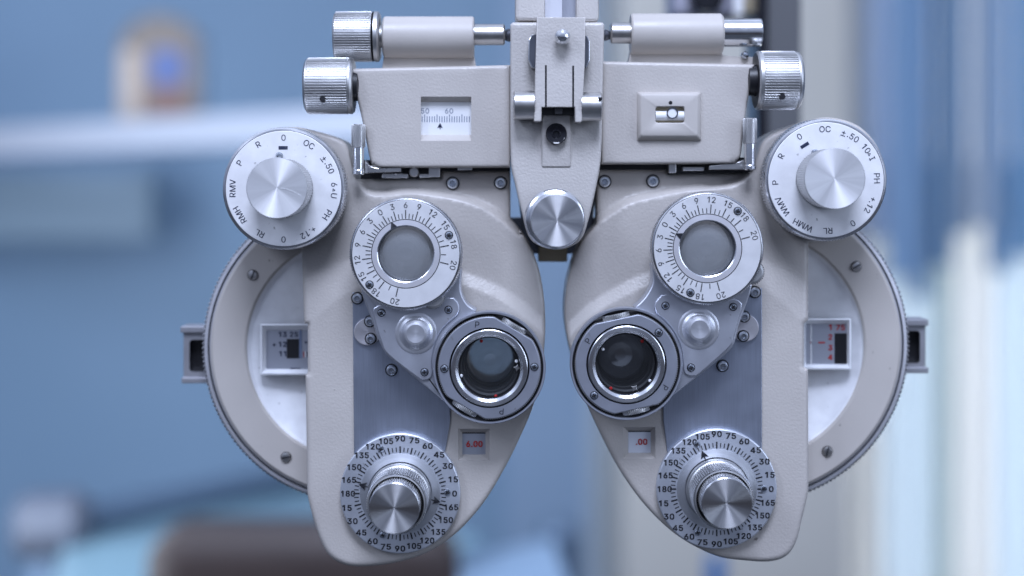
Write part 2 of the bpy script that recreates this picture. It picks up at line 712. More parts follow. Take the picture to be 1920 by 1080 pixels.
# --- lettering: letter outlines as points and faces, 1000 units to the em
GLYPH = {
    '0': (453, '227,-7 174,1 130,24 95,62 69,113 53,178 48,254 53,330 69,395 95,447 130,484 174,508 227,516 279,508 323,484 358,447 384,395 400,330 405,254 400,178 384,113 359,62 323,24 279,1 227,50 261,56 290,74 313,103 330,144 340,194 344,254 340,314 330,365 313,405 290,435 261,453 227,460 192,453 163,435 140,405 123,365 113,314 109,254 113,194 123,144 140,103 163,74 192,56', '11,13,12 10,13,11 10,14,13 9,14,10 9,36,14 36,15,14 9,37,36 35,15,36 9,38,37 34,15,35 8,38,9 34,16,15 8,39,38 33,16,34 8,40,39 32,16,33 7,40,8 32,17,16 7,41,40 31,17,32 6,41,7 31,18,17 6,42,41 30,18,31 5,42,6 5,43,42 29,18,30 29,19,18 5,44,43 28,19,29 4,44,5 28,20,19 4,45,44 27,20,28 3,45,4 27,21,20 3,46,45 26,21,27 3,47,46 25,21,26 2,47,3 25,22,21 2,24,47 24,22,25 2,22,24 1,22,2 1,23,22 0,23,1'),
    '1': (430, '278,509 202,509 78,422 78,340 202,424 202,0 278,0', '0,1,4,5,6 1,2,3,4'),
    '2': (453, '64,0 64,47 234,229 261,257 282,282 299,305 311,327 318,348 320,371 317,397 308,419 293,436 273,449 250,457 224,460 196,457 172,447 153,433 139,413 130,390 127,362 66,362 71,405 86,442 111,473 143,496 182,511 225,516 268,511 306,497 337,474 361,445 376,411 381,372 378,345 371,318 357,290 336,259 306,223 267,180 153,60 153,57 389,57 389,0', '26,28,27 26,29,28 25,29,26 25,30,29 24,30,25 24,31,30 23,15,24 15,14,24 14,13,24 13,31,24 12,31,13 23,16,15 11,31,12 23,17,16 11,32,31 22,17,23 10,32,11 22,18,17 9,32,10 22,19,18 9,33,32 21,19,22 8,33,9 21,20,19 8,34,33 7,34,8 6,34,7 6,35,34 5,35,6 5,36,35 4,36,5 4,37,36 3,37,4 3,38,37 2,38,3 1,38,2 1,39,38 1,40,39 1,41,40 1,42,41 1,43,42 0,43,1'),
    '3': (453, '218,-7 173,-3 133,10 98,30 70,57 52,91 44,132 109,132 115,107 126,87 144,71 165,59 191,52 219,50 248,53 275,61 297,74 315,93 325,116 329,145 326,172 316,196 299,217 275,234 242,244 201,248 157,248 157,299 288,448 288,452 70,452 70,509 372,509 372,461 211,278 211,289 264,288 308,276 344,253 371,222 387,186 393,145 387,103 370,66 344,36 309,12 266,-2', '30,32,31 30,33,32 30,29,33 29,28,33 28,34,33 27,35,28 35,34,28 26,35,27 26,36,35 26,37,36 26,38,37 26,25,38 25,24,38 24,39,38 23,39,24 22,39,23 22,40,39 21,40,22 20,40,21 20,41,40 19,41,20 18,41,19 18,42,41 5,7,6 5,8,7 17,42,18 5,9,8 17,43,42 16,43,17 4,9,5 4,10,9 15,43,16 4,11,10 15,44,43 14,44,15 4,12,11 3,12,4 13,44,14 3,13,12 3,44,13 3,45,44 2,45,3 2,46,45 1,46,2 1,0,46'),
    '4': (453, '270,0 336,0 336,509 270,509 22,115 410,115 410,172 22,172 22,172 96,172 270,424 270,509 256,509', '0,1,2,3 4,5,6,7 8,9,10,11,12'),
    '5': (453, '221,-7 178,-2 140,11 108,32 83,60 66,93 60,130 122,130 127,108 138,89 154,73 173,60 196,52 221,50 250,53 276,64 298,82 314,104 324,131 328,162 324,193 314,221 297,244 275,262 248,273 218,277 192,275 167,268 145,258 128,246 67,253 96,509 366,509 366,452 151,452 134,301 136,301 155,315 178,325 203,331 229,334 263,330 294,321 321,306 345,285 364,260 379,231 388,199 391,163 385,117 369,76 343,41 309,15 268,-1', '30,34,31 34,32,31 34,33,32 30,35,34 39,41,40 38,41,39 38,42,41 37,42,38 37,43,42 36,43,37 36,44,43 30,36,35 30,26,36 26,25,36 25,44,36 25,45,44 24,45,25 30,27,26 23,45,24 30,28,27 22,45,23 22,46,45 30,29,28 21,46,22 21,47,46 20,47,21 20,48,47 19,48,20 19,49,48 18,49,19 17,49,18 5,7,6 5,8,7 17,50,49 5,9,8 16,50,17 4,9,5 4,10,9 15,50,16 15,51,50 4,11,10 14,51,15 4,12,11 3,12,4 13,51,14 3,13,12 3,51,13 3,52,51 2,52,3 2,53,52 1,53,2 1,0,53'),
    '6': (453, '226,-7 182,-1 142,15 109,40 84,74 69,115 64,162 68,199 80,239 102,285 137,340 252,509 322,509 151,261 145,261 154,275 165,288 179,299 196,307 214,312 235,314 278,309 316,295 346,271 370,240 384,201 389,157 384,112 368,73 343,39 310,14 271,-2 226,48 254,52 279,63 299,79 314,101 324,128 327,157 324,187 314,213 299,235 279,251 254,262 226,265 198,262 174,252 153,235 138,214 128,188 125,158 128,128 138,102 153,79 174,63 198,52', '10,12,11 10,16,12 16,13,12 9,16,10 19,21,20 18,21,19 18,22,21 17,22,18 16,22,17 16,23,22 9,15,16 13,44,16 44,23,16 8,15,9 8,14,15 44,43,23 43,24,23 13,45,44 13,46,45 42,24,43 8,13,14 8,46,13 8,47,46 41,24,42 41,25,24 7,47,8 7,48,47 40,25,41 7,49,48 39,25,40 39,26,25 6,49,7 6,50,49 38,26,39 5,50,6 5,51,50 37,26,38 37,27,26 5,52,51 36,27,37 4,52,5 36,28,27 4,53,52 35,28,36 4,54,53 34,28,35 3,54,4 34,29,28 3,55,54 33,29,34 32,29,33 3,32,55 3,29,32 2,29,3 2,30,29 1,30,2 1,31,30 0,31,1'),
    '7': (453, '97,0 323,448 323,452 62,452 62,509 391,509 391,449 165,0', '3,5,4 3,2,5 2,6,5 1,6,2 1,7,6 0,7,1'),
    '8': (453, '226,-7 178,-2 136,11 101,33 74,62 57,96 52,135 55,166 65,195 81,220 101,241 125,256 153,265 153,267 119,282 93,308 76,342 70,380 75,417 90,450 114,477 146,498 184,511 226,516 269,511 306,498 337,477 361,450 377,417 382,380 376,342 359,308 333,282 300,267 300,265 327,256 351,241 372,220 387,195 397,166 401,135 395,96 378,62 352,33 317,11 275,-2 226,49 258,52 285,60 307,74 323,91 333,113 337,139 333,165 322,189 305,208 283,223 256,232 226,235 196,232 169,223 147,208 130,189 119,165 115,139 119,113 129,91 145,74 167,60 195,52 226,290 252,292 274,300 293,313 307,330 316,351 319,376 316,399 308,420 294,437 275,449 252,457 226,460 200,457 177,449 159,437 145,420 136,399 133,376 136,351 145,330 159,313 178,300 201,292', '22,24,23 21,24,22 21,25,24 20,25,21 20,26,25 19,26,20 19,82,26 82,27,26 19,83,82 81,27,82 19,84,83 80,27,81 18,84,19 80,28,27 18,85,84 79,28,80 18,86,85 78,28,79 18,87,86 77,28,78 17,87,18 77,29,28 17,88,87 76,29,77 16,88,17 76,30,29 16,89,88 75,30,76 16,90,89 74,30,75 74,31,30 15,90,16 15,91,90 73,31,74 15,92,91 72,31,73 72,32,31 14,92,15 14,93,92 71,32,72 14,70,93 70,32,71 14,32,70 14,33,32 13,33,14 12,33,13 12,34,33 11,34,12 11,35,34 10,35,11 10,36,35 9,58,10 58,36,10 58,37,36 9,59,58 57,37,58 9,60,59 56,37,57 9,61,60 55,37,56 8,61,9 55,38,37 8,62,61 54,38,55 7,62,8 54,39,38 7,63,62 53,39,54 6,63,7 53,40,39 6,64,63 52,40,53 6,65,64 51,40,52 5,65,6 51,41,40 5,66,65 50,41,51 4,66,5 50,42,41 4,67,66 49,42,50 4,68,67 48,42,49 3,68,4 48,43,42 3,69,68 47,43,48 3,46,69 46,43,47 3,43,46 2,43,3 2,44,43 1,44,2 1,45,44 0,45,1'),
    '9': (453, '226,516 271,510 310,494 343,468 368,434 384,393 389,347 385,309 373,270 350,224 315,168 200,0 130,0 301,248 307,248 299,234 287,221 273,210 257,202 238,196 218,195 175,199 137,214 106,237 83,269 68,307 64,352 69,397 85,436 110,469 143,494 182,510 226,460 199,457 174,446 154,429 138,407 129,381 125,352 129,322 138,295 154,274 174,257 199,247 226,243 254,247 279,257 299,273 314,295 324,321 327,350 324,381 314,407 299,429 279,446 254,457', '31,1,0 30,1,31 30,2,1 29,2,30 29,3,2 28,33,29 33,32,29 32,3,29 32,55,3 55,4,3 28,34,33 54,4,55 28,35,34 53,4,54 27,35,28 53,5,4 27,36,35 52,5,53 27,37,36 51,5,52 26,37,27 51,6,5 26,38,37 50,6,51 25,38,26 25,39,38 49,6,50 49,7,6 25,40,39 48,7,49 48,8,7 24,40,25 24,41,40 47,8,48 24,42,41 46,8,47 46,14,8 14,9,8 23,42,24 23,43,42 45,13,46 13,14,46 45,17,13 17,12,13 15,9,14 23,44,43 44,17,45 23,17,44 22,17,23 16,9,15 16,10,9 17,10,16 21,17,22 21,18,17 12,10,17 21,19,18 20,19,21 12,11,10'),
    'O': (533, '267,-7 205,1 150,25 105,63 70,115 48,179 40,254 48,329 70,393 105,445 150,484 205,508 267,516 329,508 384,484 429,445 464,393 486,329 493,254 486,179 464,115 429,63 384,25 329,1 267,53 310,59 349,76 383,105 408,144 425,194 430,254 425,314 408,365 383,404 349,433 310,450 267,456 223,450 184,433 151,404 125,364 109,314 103,254 109,194 125,144 151,105 184,76 223,59', '11,13,12 10,13,11 10,14,13 9,14,10 9,36,14 36,15,14 9,37,36 35,15,36 34,15,35 9,38,37 8,38,9 34,16,15 33,16,34 8,39,38 32,16,33 8,40,39 7,40,8 32,17,16 31,17,32 7,41,40 6,41,7 31,18,17 30,18,31 6,42,41 5,42,6 5,43,42 29,18,30 29,19,18 5,44,43 28,19,29 4,44,5 28,20,19 4,45,44 27,20,28 3,45,4 27,21,20 3,46,45 26,21,27 3,47,46 25,21,26 25,22,21 2,47,3 2,24,47 24,22,25 2,22,24 1,22,2 1,23,22 0,23,1'),
    'C': (510, '267,-7 205,1 150,25 104,63 70,115 48,179 40,254 48,329 70,393 104,445 150,484 205,508 267,516 305,513 340,504 373,490 402,471 427,447 448,418 463,385 473,348 408,348 401,373 389,395 375,413 357,428 337,440 315,449 292,454 267,456 223,450 184,432 150,403 125,364 109,314 103,254 109,194 125,145 151,105 184,76 223,59 267,53 292,55 315,60 337,69 357,81 375,96 389,114 401,136 408,160 473,160 463,124 448,91 428,62 402,38 373,19 341,5 305,-4', '11,13,12 11,14,13 10,14,11 10,15,14 10,16,15 9,16,10 9,29,16 29,17,16 9,30,29 28,17,29 27,17,28 9,31,30 26,17,27 26,18,17 8,31,9 25,18,26 8,32,31 24,18,25 24,19,18 23,19,24 8,33,32 22,19,23 7,33,8 22,20,19 21,20,22 7,34,33 6,34,7 6,35,34 5,35,6 5,36,35 5,37,36 4,37,5 48,50,49 48,51,50 4,38,37 47,51,48 47,52,51 3,38,4 46,52,47 3,39,38 45,52,46 45,53,52 44,53,45 3,40,39 43,53,44 2,40,3 43,54,53 42,54,43 2,41,40 41,54,42 2,54,41 2,55,54 1,55,2 1,56,55 1,57,56 0,57,1'),
    'P': (444, '60,0 125,0 125,509 60,509 125,452 232,452 235,509 125,509 125,186 235,186 233,242 125,242 235,509 289,503 268,449 232,452 289,503 332,487 297,439 268,449 332,487 366,462 318,423 297,439 366,462 390,430 333,402 318,423 390,430 404,391 342,376 333,402 404,391 409,348 344,348 342,376 409,348 404,304 342,319 344,348 404,304 390,265 333,294 342,319 390,265 366,233 318,272 333,294 366,233 332,207 297,256 318,272 332,207 289,191 269,246 297,256 289,191 235,186 233,242 269,246', '0,1,2,3 4,5,6,7 8,9,10,11 12,13,14,15 16,17,18,19 20,21,22,23 24,25,26,27 28,29,30,31 32,33,34,35 36,37,38,39 40,41,42,43 44,45,46,47 48,49,50,51 52,53,54,55 56,57,58,59'),
    'H': (517, '60,0 60,509 125,509 125,289 392,289 392,509 457,509 457,0 392,0 392,232 125,232 125,0', '0,2,1 0,3,2 4,6,5 4,7,6 0,10,3 10,4,3 10,9,4 9,7,4 0,11,10 8,7,9'),
    'U': (517, '259,-8 203,-2 154,15 114,43 85,80 66,124 60,173 60,509 124,509 124,178 128,144 141,113 160,87 187,68 220,56 259,52 298,56 331,68 357,87 377,113 389,144 393,178 393,509 457,509 457,173 451,124 433,80 403,43 363,15 315,-2', '6,8,7 6,9,8 21,23,22 21,24,23 6,10,9 20,24,21 5,10,6 20,25,24 5,11,10 19,25,20 19,26,25 4,11,5 4,12,11 18,26,19 4,13,12 17,26,18 3,13,4 17,27,26 3,14,13 16,27,17 3,15,14 15,27,16 3,27,15 2,27,3 2,28,27 1,28,2 1,29,28 0,29,1'),
    'I': (301, '31,0 31,57 118,57 118,452 31,452 31,509 269,509 269,452 183,452 183,57 269,57 269,0', '4,6,5 4,7,6 3,7,4 2,8,3 8,7,3 2,9,8 0,2,1 0,9,2 0,10,9 0,11,10'),
    'R': (462, '60,0 125,0 125,509 60,509 125,452 232,452 235,509 125,509 125,186 235,186 233,242 125,242 235,509 289,503 268,449 232,452 289,503 332,487 297,439 268,449 332,487 366,462 318,423 297,439 366,462 390,430 333,402 318,423 390,430 404,391 342,376 333,402 404,391 409,348 344,348 342,376 409,348 404,304 342,319 344,348 404,304 390,265 333,294 342,319 390,265 366,233 318,272 333,294 366,233 332,207 297,256 318,272 332,207 289,191 269,246 297,256 289,191 235,186 233,242 269,246 205,200 282,215 420,0 342,0', '0,1,2,3 4,5,6,7 8,9,10,11 12,13,14,15 16,17,18,19 20,21,22,23 24,25,26,27 28,29,30,31 32,33,34,35 36,37,38,39 40,41,42,43 44,45,46,47 48,49,50,51 52,53,54,55 56,57,58,59 60,61,62,63'),
    'L': (393, '60,0 60,509 125,509 125,57 361,57 361,0', '0,2,1 0,3,2 0,4,3 0,5,4'),
    'M': (628, '60,0 125,0 125,509 60,509 503,0 568,0 568,509 503,509 125,509 152,509 344,0 284,0 125,420 503,509 476,509 284,0 344,0 503,420', '0,1,2,3 4,5,6,7 8,9,10,11,12 13,14,15,16,17'),
    'V': (480, '10,509 82,509 272,0 208,0 208,0 272,0 470,509 398,509', '0,1,2,3 4,5,6,7'),
    'W': (686, '8,509 78,509 206,0 142,0 142,0 206,0 376,509 310,509 310,509 376,509 544,0 480,0 480,0 544,0 678,509 608,509', '0,1,2,3 4,5,6,7 8,9,10,11 12,13,14,15'),
    '+': (453, '198,34 198,364 255,364 255,34 61,172 61,226 391,226 391,172', '0,2,1 0,3,2 4,6,5 4,7,6'),
    '.': (188, '95,-4 78,-1 63,9 53,24 50,41 53,59 63,73 78,83 95,87 113,83 128,73 138,59 141,41 138,24 128,9 113,-1', '7,9,8 6,9,7 6,10,9 5,10,6 5,11,10 4,11,5 4,12,11 3,12,4 3,13,12 2,13,3 2,14,13 1,14,2 1,15,14 0,15,1'),
    '±': (453, '65,225 65,282 388,282 388,225 198,124 198,383 255,383 255,124 65,24 65,81 388,81 388,24', '8,10,9 8,11,10 4,6,5 4,7,6 0,2,1 0,3,2'),
}


def glyphs(s, bold):
    tab = GLYPH
    vs, fs, x = [], [], 0
    for c in s:
        adv, v, f = tab[c]
        o = len(vs)
        for q in v.split():
            u, w = q.split(',')
            vs.append((x + int(u), int(w)))
        fs += [tuple(int(i) + o for i in t.split(',')) for t in f.split()]
        x += adv + (30 if bold else 0)
    return np.array(vs, float), fs


def text(mb, s, px, py, d, h, rot=0.0, mat=0, bold=False, sx=1.0, dref=None):
    """rot in degrees clockwise; h is the height of a capital, in pixels"""
    vs, fs = glyphs(s, bold)
    ref = glyphs('0', bold)[0]
    ch = ref[:, 1].max() - ref[:, 1].min()
    c = np.array([(vs[:, 0].min() + vs[:, 0].max()) / 2, (ref[:, 1].min() + ref[:, 1].max()) / 2])
    q = (vs - c) / ch * h
    q[:, 0] *= sx
    t = math.radians(rot)
    k = kf(d if dref is None else dref) * S
    w = h * 0.05
    for i, (ox, oy) in enumerate(((-w, -w * 0.6), (w, -w * 0.6), (-w, w * 0.6), (w, w * 0.6)) if bold else ((0, 0),)):
        X = px + (q[:, 0] + ox) * math.cos(t) + (q[:, 1] + oy) * math.sin(t)
        Y = py + (q[:, 0] + ox) * math.sin(t) - (q[:, 1] + oy) * math.cos(t)
        mb.add([Vector(((x - VX) * k, -(d + i * 0.08) * S, -(y - VY) * k)) for x, y in zip(X, Y)], fs, mat, False)


def polar(cx, cy, r, deg):
    t = math.radians(deg)
    return cx + r * math.sin(t), cy - r * math.cos(t)


def tick(mb, cx, cy, d, r0, r1, deg, w, mat):
    t = math.radians(deg)
    ux, uy = math.sin(t), -math.cos(t)
    vx, vy = -uy, ux
    q = [(cx + ux * a + vx * b, cy + uy * a + vy * b) for a, b in ((r0, -w / 2), (r1, -w / 2), (r1, w / 2), (r0, w / 2))]
    flat(mb, q, d, mat)


def arrow(mb, px, py, d, size, deg, mat, stem=True):
    t = math.radians(deg)
    ux, uy = math.sin(t), -math.cos(t)
    vx, vy = -uy, ux
    pl = [(0.62, 0), (-0.38, 0.52), (-0.2, 0.1), (-0.62, 0.05), (-0.62, -0.05), (-0.2, -0.1), (-0.38, -0.52)] if stem else [(0.6, 0), (-0.45, 0.55), (-0.45, -0.55)]
    flat(mb, [(px + (ux * a + vx * b) * size, py + (uy * a + vy * b) * size) for a, b in pl], d, mat)


# --- screws
def socket_screw(px, py, d, r, parent, mat='screw_head', ring=True):
    mb = MB()
    p = []
    if ring:
        p += [(r + 2.4, d - 3, 1), (r + 2.4, d + 0.8, 1), (r, d + 1, 1)]
    p += [(r, d + 1.5), (r, d + 4), (r * 0.93, d + 6.5), (r * 0.78, d + 8), (r * 0.52, d + 8.2), (r * 0.46, d + 6)]
    lathe(mb, px, py, d + 6, p, 24)
    k = kf(d + 6) * S
    o = W(px, py, d + 6)
    o.y = 0
    t = random.random()
    hx = [[o + Vector((math.cos(t + i * PI / 3) * q * k, -dd_ * S, math.sin(t + i * PI / 3) * q * k)) for i in range(6)] for q, dd_ in ((r * 0.52, d + 8), (r * 0.42, d + 3.5))]
    loft(mb, hx, 2, True, False, False)
    return mb.build('screw', [mat, 'black', 'screw'], parent)


def cross_screw(px, py, d, r, parent, rot=20, sink=True):
    mb = MB()
    p = []
    if sink:
        p += [(r + 1.6, d + 0.3, 1), (r + 0.2, d + 0.5, 1)]
    p += [(r, d + 0.6), (r, d + 2), (r * 0.75, d + 3.6), (0, d + 4.4)]
    lathe(mb, px, py, d + 3, p, 20)
    for q in (0, 90):
        t = math.radians(rot + q)
        ux, uy = math.sin(t), -math.cos(t)
        vx, vy = -uy, ux
        flat(mb, [(px + ux * a * r + vx * b * r, py + uy * a * r + vy * b * r) for a, b in ((-0.66, -0.17), (0.66, -0.17), (0.66, 0.17), (-0.66, 0.17))], d + 4.8 + q * 0.002, 1)
    return mb.build('screw', ['screw', 'black'], parent)


def slot_screw(px, py, d, r, parent, rot=60):
    mb = MB()
    lathe(mb, px, py, d + 3, [(r + 1.5, d + 0.4, 1), (r, d + 0.5), (r, d + 3), (r * 0.8, d + 5), (0, d + 6)], 22)
    t = math.radians(rot)
    ux, uy = math.sin(t), -math.cos(t)
    vx, vy = -uy, ux
    flat(mb, [(px + ux * a * r + vx * b * r, py + uy * a * r + vy * b * r) for a, b in ((-0.95, -0.14), (0.95, -0.14), (0.95, 0.14), (-0.95, 0.14))], d + 6.3, 1)
    return mb.build('screw', ['nickel', 'black'], parent)


# ------------------------------------------------------------------ the room behind
def room_box(mb, px0, py0, px1, py1, d1, thick, mat=0):
    """a box whose front fills a picture rectangle at depth d1, thick metres deep"""
    a, b = W(px0, py0, d1), W(px1, py1, d1)
    y0 = a.y
    y1 = a.y + thick
    vs = [Vector((x, y, z)) for y in (y0, y1) for x, z in ((a.x, a.z), (b.x, a.z), (b.x, b.z), (a.x, b.z))]
    mb.add(vs, [(0, 1, 2, 3), (7, 6, 5, 4), (0, 4, 5, 1), (1, 5, 6, 2), (2, 6, 7, 3), (3, 7, 4, 0)], mat, False)


def box_w(mb, lo, hi, mat=0, rot=0.0, piv=None):
    vs = [Vector((x, y, z)) for y in (lo[1], hi[1]) for x, z in ((lo[0], hi[2]), (hi[0], hi[2]), (hi[0], lo[2]), (lo[0], lo[2]))]
    if rot:
        R = Matrix.Rotation(rot, 3, 'Z')
        p = Vector(piv)
        vs = [R @ (v - p) + p for v in vs]
    mb.add(vs, [(0, 1, 2, 3), (7, 6, 5, 4), (0, 4, 5, 1), (1, 5, 6, 2), (2, 6, 7, 3), (3, 7, 4, 0)], mat, False)


def bevel_mod(o, w, seg=4):
    m = o.modifiers.new('bevel', 'BEVEL')
    m.width = w
    m.segments = seg


def mott(name, c0, c1, scale, rough):
    m, b, n, l = principled(name, c0, rough)
    t = noise(n, l, scale, 4)
    vary_col(n, l, b, t, c0, c1)
    return m


M['wall_blue'] = mott('blue_wall_paint', (0.225, 0.355, 0.50), (0.24, 0.37, 0.52), 2.0, 0.55)
M['wall_pale'] = mott('pale_wall_paint', (0.56, 0.545, 0.50), (0.61, 0.595, 0.55), 2.0, 0.6)
M['shelf'] = plain('shelf_laminate', (0.43, 0.465, 0.54), 0.35)
M['floor'] = mott('floor_vinyl', (0.045, 0.05, 0.055), (0.06, 0.065, 0.07), 6, 0.4)
M['leather'] = mott('brown_leather', (0.050, 0.036, 0.033), (0.062, 0.044, 0.040), 60, 0.45)
M['tealglass'] = mott('teal_table_top', (0.22, 0.36, 0.43), (0.26, 0.40, 0.46), 5, 0.15)
M['joint'] = plain('grey_joint', (0.10, 0.115, 0.15), 0.45)
M['pale_top'] = plain('pale_blue_top', (0.36, 0.50, 0.66), 0.4)
M['rail'] = plain('blue_grey_rail', (0.12, 0.18, 0.26), 0.4, 0.2)
M['palegreen'] = plain('pale_cabinet', (0.235, 0.335, 0.425), 0.5)
M['darkgrey'] = plain('dark_grey_metal', (0.10, 0.103, 0.11), 0.5)
M['lilac'] = plain('lilac_casing', (0.40, 0.40, 0.48), 0.4)
M['bluepost'] = plain('bright_blue_plastic', (0.0, 0.14, 0.42), 0.35)
M['frame_gold'] = mott('gilded_frame', (0.21, 0.17, 0.14), (0.14, 0.12, 0.11), 30, 0.45)
M['pic_blue'] = plain('picture_blue', (0.08, 0.13, 0.32), 0.5)
M['pic_brown'] = plain('picture_brown', (0.20, 0.11, 0.09), 0.5)
M['pic_pale'] = plain('picture_pale', (0.44, 0.36, 0.30), 0.5)

FLOOR_Z = -1.15
mb = MB()
mb.add([(-6, -3, FLOOR_Z), (6, -3, FLOOR_Z), (6, 3.2, FLOOR_Z), (-6, 3.2, FLOOR_Z)], [(0, 1, 2, 3)])
o = mb.build('floor', 'floor', recalc=False)
o['kind'] = 'structure'
mb = MB()
box_w(mb, (-6, 3.0, FLOOR_Z), (6, 3.1, 2.2))
o = mb.build('wall', 'wall_blue')
o['kind'] = 'structure'

DB = -9500          # about 2.2 m behind the instrument
# pale pillar between blue wall and the blind
mb = MB()
a, b = W(1168, 0, DB), W(1592, 0, DB)
box_w(mb, (a.x, a.y, FLOOR_Z), (b.x, 3.0, 2.2))
o = mb.build('pillar', 'wall_pale')
tag(o, 'pale grey square pillar standing behind the right half of the instrument', 'pillar')

M['trim_pale'] = plain('pale_blue_trim', (0.46, 0.55, 0.64), 0.5)
M['wall_lift'] = plain('lightened_wall_blue', (0.30, 0.42, 0.58), 0.5)  # lighter blue on an added board, making up for light missing there
for x0, x1, dp, mt, lb in ((1099, 1169, -12900, 'trim_pale', 'pale blue vertical board on the wall touching the pale pillar'), (945, 1099, -12960, 'wall_lift', 'soft blue wide board added to lighten the wall between the two lens banks')):
    mb = MB()
    a, b = W(x0, 0, dp), W(x1 + (4 if x1 > 1150 else 0), 0, dp)
    box_w(mb, (a.x, a.y, FLOOR_Z), (b.x, 2.999, 2.2))
    o = mb.build('wall_board', mt)
    tag(o, lb, 'wall board')

# the stand that comes down from the ceiling close behind the right bank
DC = -1000
root = thing('instrument_stand', W(1460, 600, DC), 'dark grey column hanging from above close behind the right lens bank', 'stand')
mb = MB()
a, b = W(1440, 0, DC), W(1502, 600, DC)
box_w(mb, (a.x, a.y, b.z), (b.x, a.y + 0.05, 2.2))
mb.build('column', 'darkgrey', root)
mb = MB()
a, b = W(1419, 0, DC + 10), W(1439, 590, DC + 10)
box_w(mb, (a.x, a.y, b.z), (b.x, a.y + 0.045, 2.2))
mb.build('side_strip', 'gloss_black', root)
mb = MB()
a, b = W(1262, -110, DC - 40), W(1373, 30, DC - 40)
box_w(mb, (a.x, a.y, b.z), (b.x, a.y + 0.05, a.z))
o = mb.build('arm_head', 'lilac', root)
bevel_mod(o, 0.004)
mb = MB()
a, b = W(1374, -110, DC - 40), W(1391, 27, DC - 40)
box_w(mb, (a.x, a.y - 0.004, b.z), (b.x, a.y + 0.04, a.z))
mb.build('end_plate', 'white', root)
mb = MB()
a, b = W(1392, -110, DC - 40), W(1418, 22, DC - 40)
box_w(mb, (a.x, a.y, b.z), (b.x, a.y + 0.04, a.z))
mb.build('mounting_block', 'brass', root)
mb = MB()
lathe(mb, 1328, -12, DC + 20, [(34, DC - 42), (34, DC + 10), (28, DC + 14), (26, DC - 5), (0, DC - 8)], 40)
mb.build('clamp_wheel', 'gloss_black', root)

# blue post
mb = MB()
p0 = W(1342, 1038, -7600)
a, b = W(1325, 0, -7600), W(1360, 0, -7600)
lathe_w(mb, Vector((p0.x, p0.y, FLOOR_Z)), (0, 0, 1), [(0, 0), ((b.x - a.x) / 2, 0), ((b.x - a.x) / 2, p0.z - FLOOR_Z - 0.02), ((b.x - a.x) / 3, p0.z - FLOOR_Z), (0, p0.z - FLOOR_Z)], 24)
o = mb.build('post', 'bluepost')
tag(o, 'bright blue slender post standing on the floor before the pale pillar', 'post')


# window with vertical blind on the right
def slat_mat(name, c, tl):
    m, b, n, l = principled(name, c, 0.6)
    out = n['Material Output']
    tr = n.new('ShaderNodeBsdfTranslucent')
    tr.inputs[0].default_value = (*c, 1)
    mx = n.new('ShaderNodeMixShader')
    mx.inputs[0].default_value = tl
    l.new(b.outputs[0], mx.inputs[1])
    l.new(tr.outputs[0], mx.inputs[2])
    l.new(mx.outputs[0], out.inputs[0])
    return m


M['sheer_white'] = slat_mat('sheer_white', (0.82, 0.83, 0.84), 0.6)
M['sheer_blue'] = slat_mat('sheer_blue', (0.76, 0.82, 0.87), 0.6)
M['sheer_grey'] = slat_mat('sheer_grey', (0.70, 0.76, 0.78), 0.6)
m, b_, n_, l_ = principled('daylight_pane', (0.7, 0.8, 0.9), 0.3)
b_.inputs['Emission Color'].default_value = (1.0, 0.99, 0.97, 1)
b_.inputs['Emission Strength'].default_value = 2.1
M['daylight'] = m
root = thing('window', W(1800, 900, DB - 900), 'tall daylit window behind the white curtain', 'window')
mb = MB()
a, b = W(1604, -330, DB - 900), W(2500, 1700, DB - 900)
box_w(mb, (a.x, a.y, -1.05), (b.x, a.y + 0.02, a.z))
mb.build('pane', 'daylight', root)
mb = MB()
box_w(mb, (a.x - 0.01, a.y - 0.02, a.z), (b.x, a.y + 0.04, a.z + 0.06))
mb.build('frame', 'wall_pale', root)

root = thing('vertical_blind', W(1770, -200, DB - 300), 'vertical blind of blue and white fabric slats at the window', 'blind')
BL = [(1588, 1628, (0.48, 0.52, 0.56)), (1624, 1668, (0.50, 0.61, 0.78)), (1664, 1716, (0.25, 0.40, 0.60)), (1712, 1752, (0.20, 0.34, 0.52)),
      (1748, 1785, (0.14, 0.25, 0.39)), (1781, 1822, (0.36, 0.46, 0.58)), (1818, 1862, (0.40, 0.48, 0.58)), (1858, 1900, (0.21, 0.37, 0.57)),
      (1896, 1945, (0.18, 0.36, 0.57)), (1941, 1990, (0.34, 0.44, 0.56)), (1986, 2040, (0.22, 0.37, 0.56)), (2036, 2090, (0.34, 0.44, 0.56))]
for i, (x0, x1, c) in enumerate(BL):
    mb = MB()
    top, bot = 1.9, W(0, (470, 450, 520, 560, 500, 440, 425, 510, 480, 450, 500, 460)[i], DB - 300).z
    n = 8
    vs = []
    for z in (top, bot):
        for k in range(n + 1):
            q = W(x0 + (x1 - x0) * k / n, 0, DB - 300)
            vs.append((q.x, q.y + 0.012 * math.sin(PI * k / n) + (0.02 if i % 2 else 0), z))
    m0 = len(vs)
    vs += [(x, y + 0.002, z) for x, y, z in vs]
    fs = [(k, k + 1, n + 2 + k, n + 1 + k) for k in range(n)] + [(m0 + k, m0 + n + 1 + k, m0 + n + 2 + k, m0 + k + 1) for k in range(n)]
    mb.add(vs, fs)
    nm = 'slat_fabric_%d' % i
    M[nm] = slat_mat(nm, c, 0.10)
    mb.build('slat', nm, root)
mb = MB()
a, b = W(1585, 0, DB - 300), W(2095, 0, DB - 300)
box_w(mb, (a.x, a.y - 0.02, 1.9), (b.x, a.y + 0.04, 1.96))
mb.build('head_rail', 'white', root)

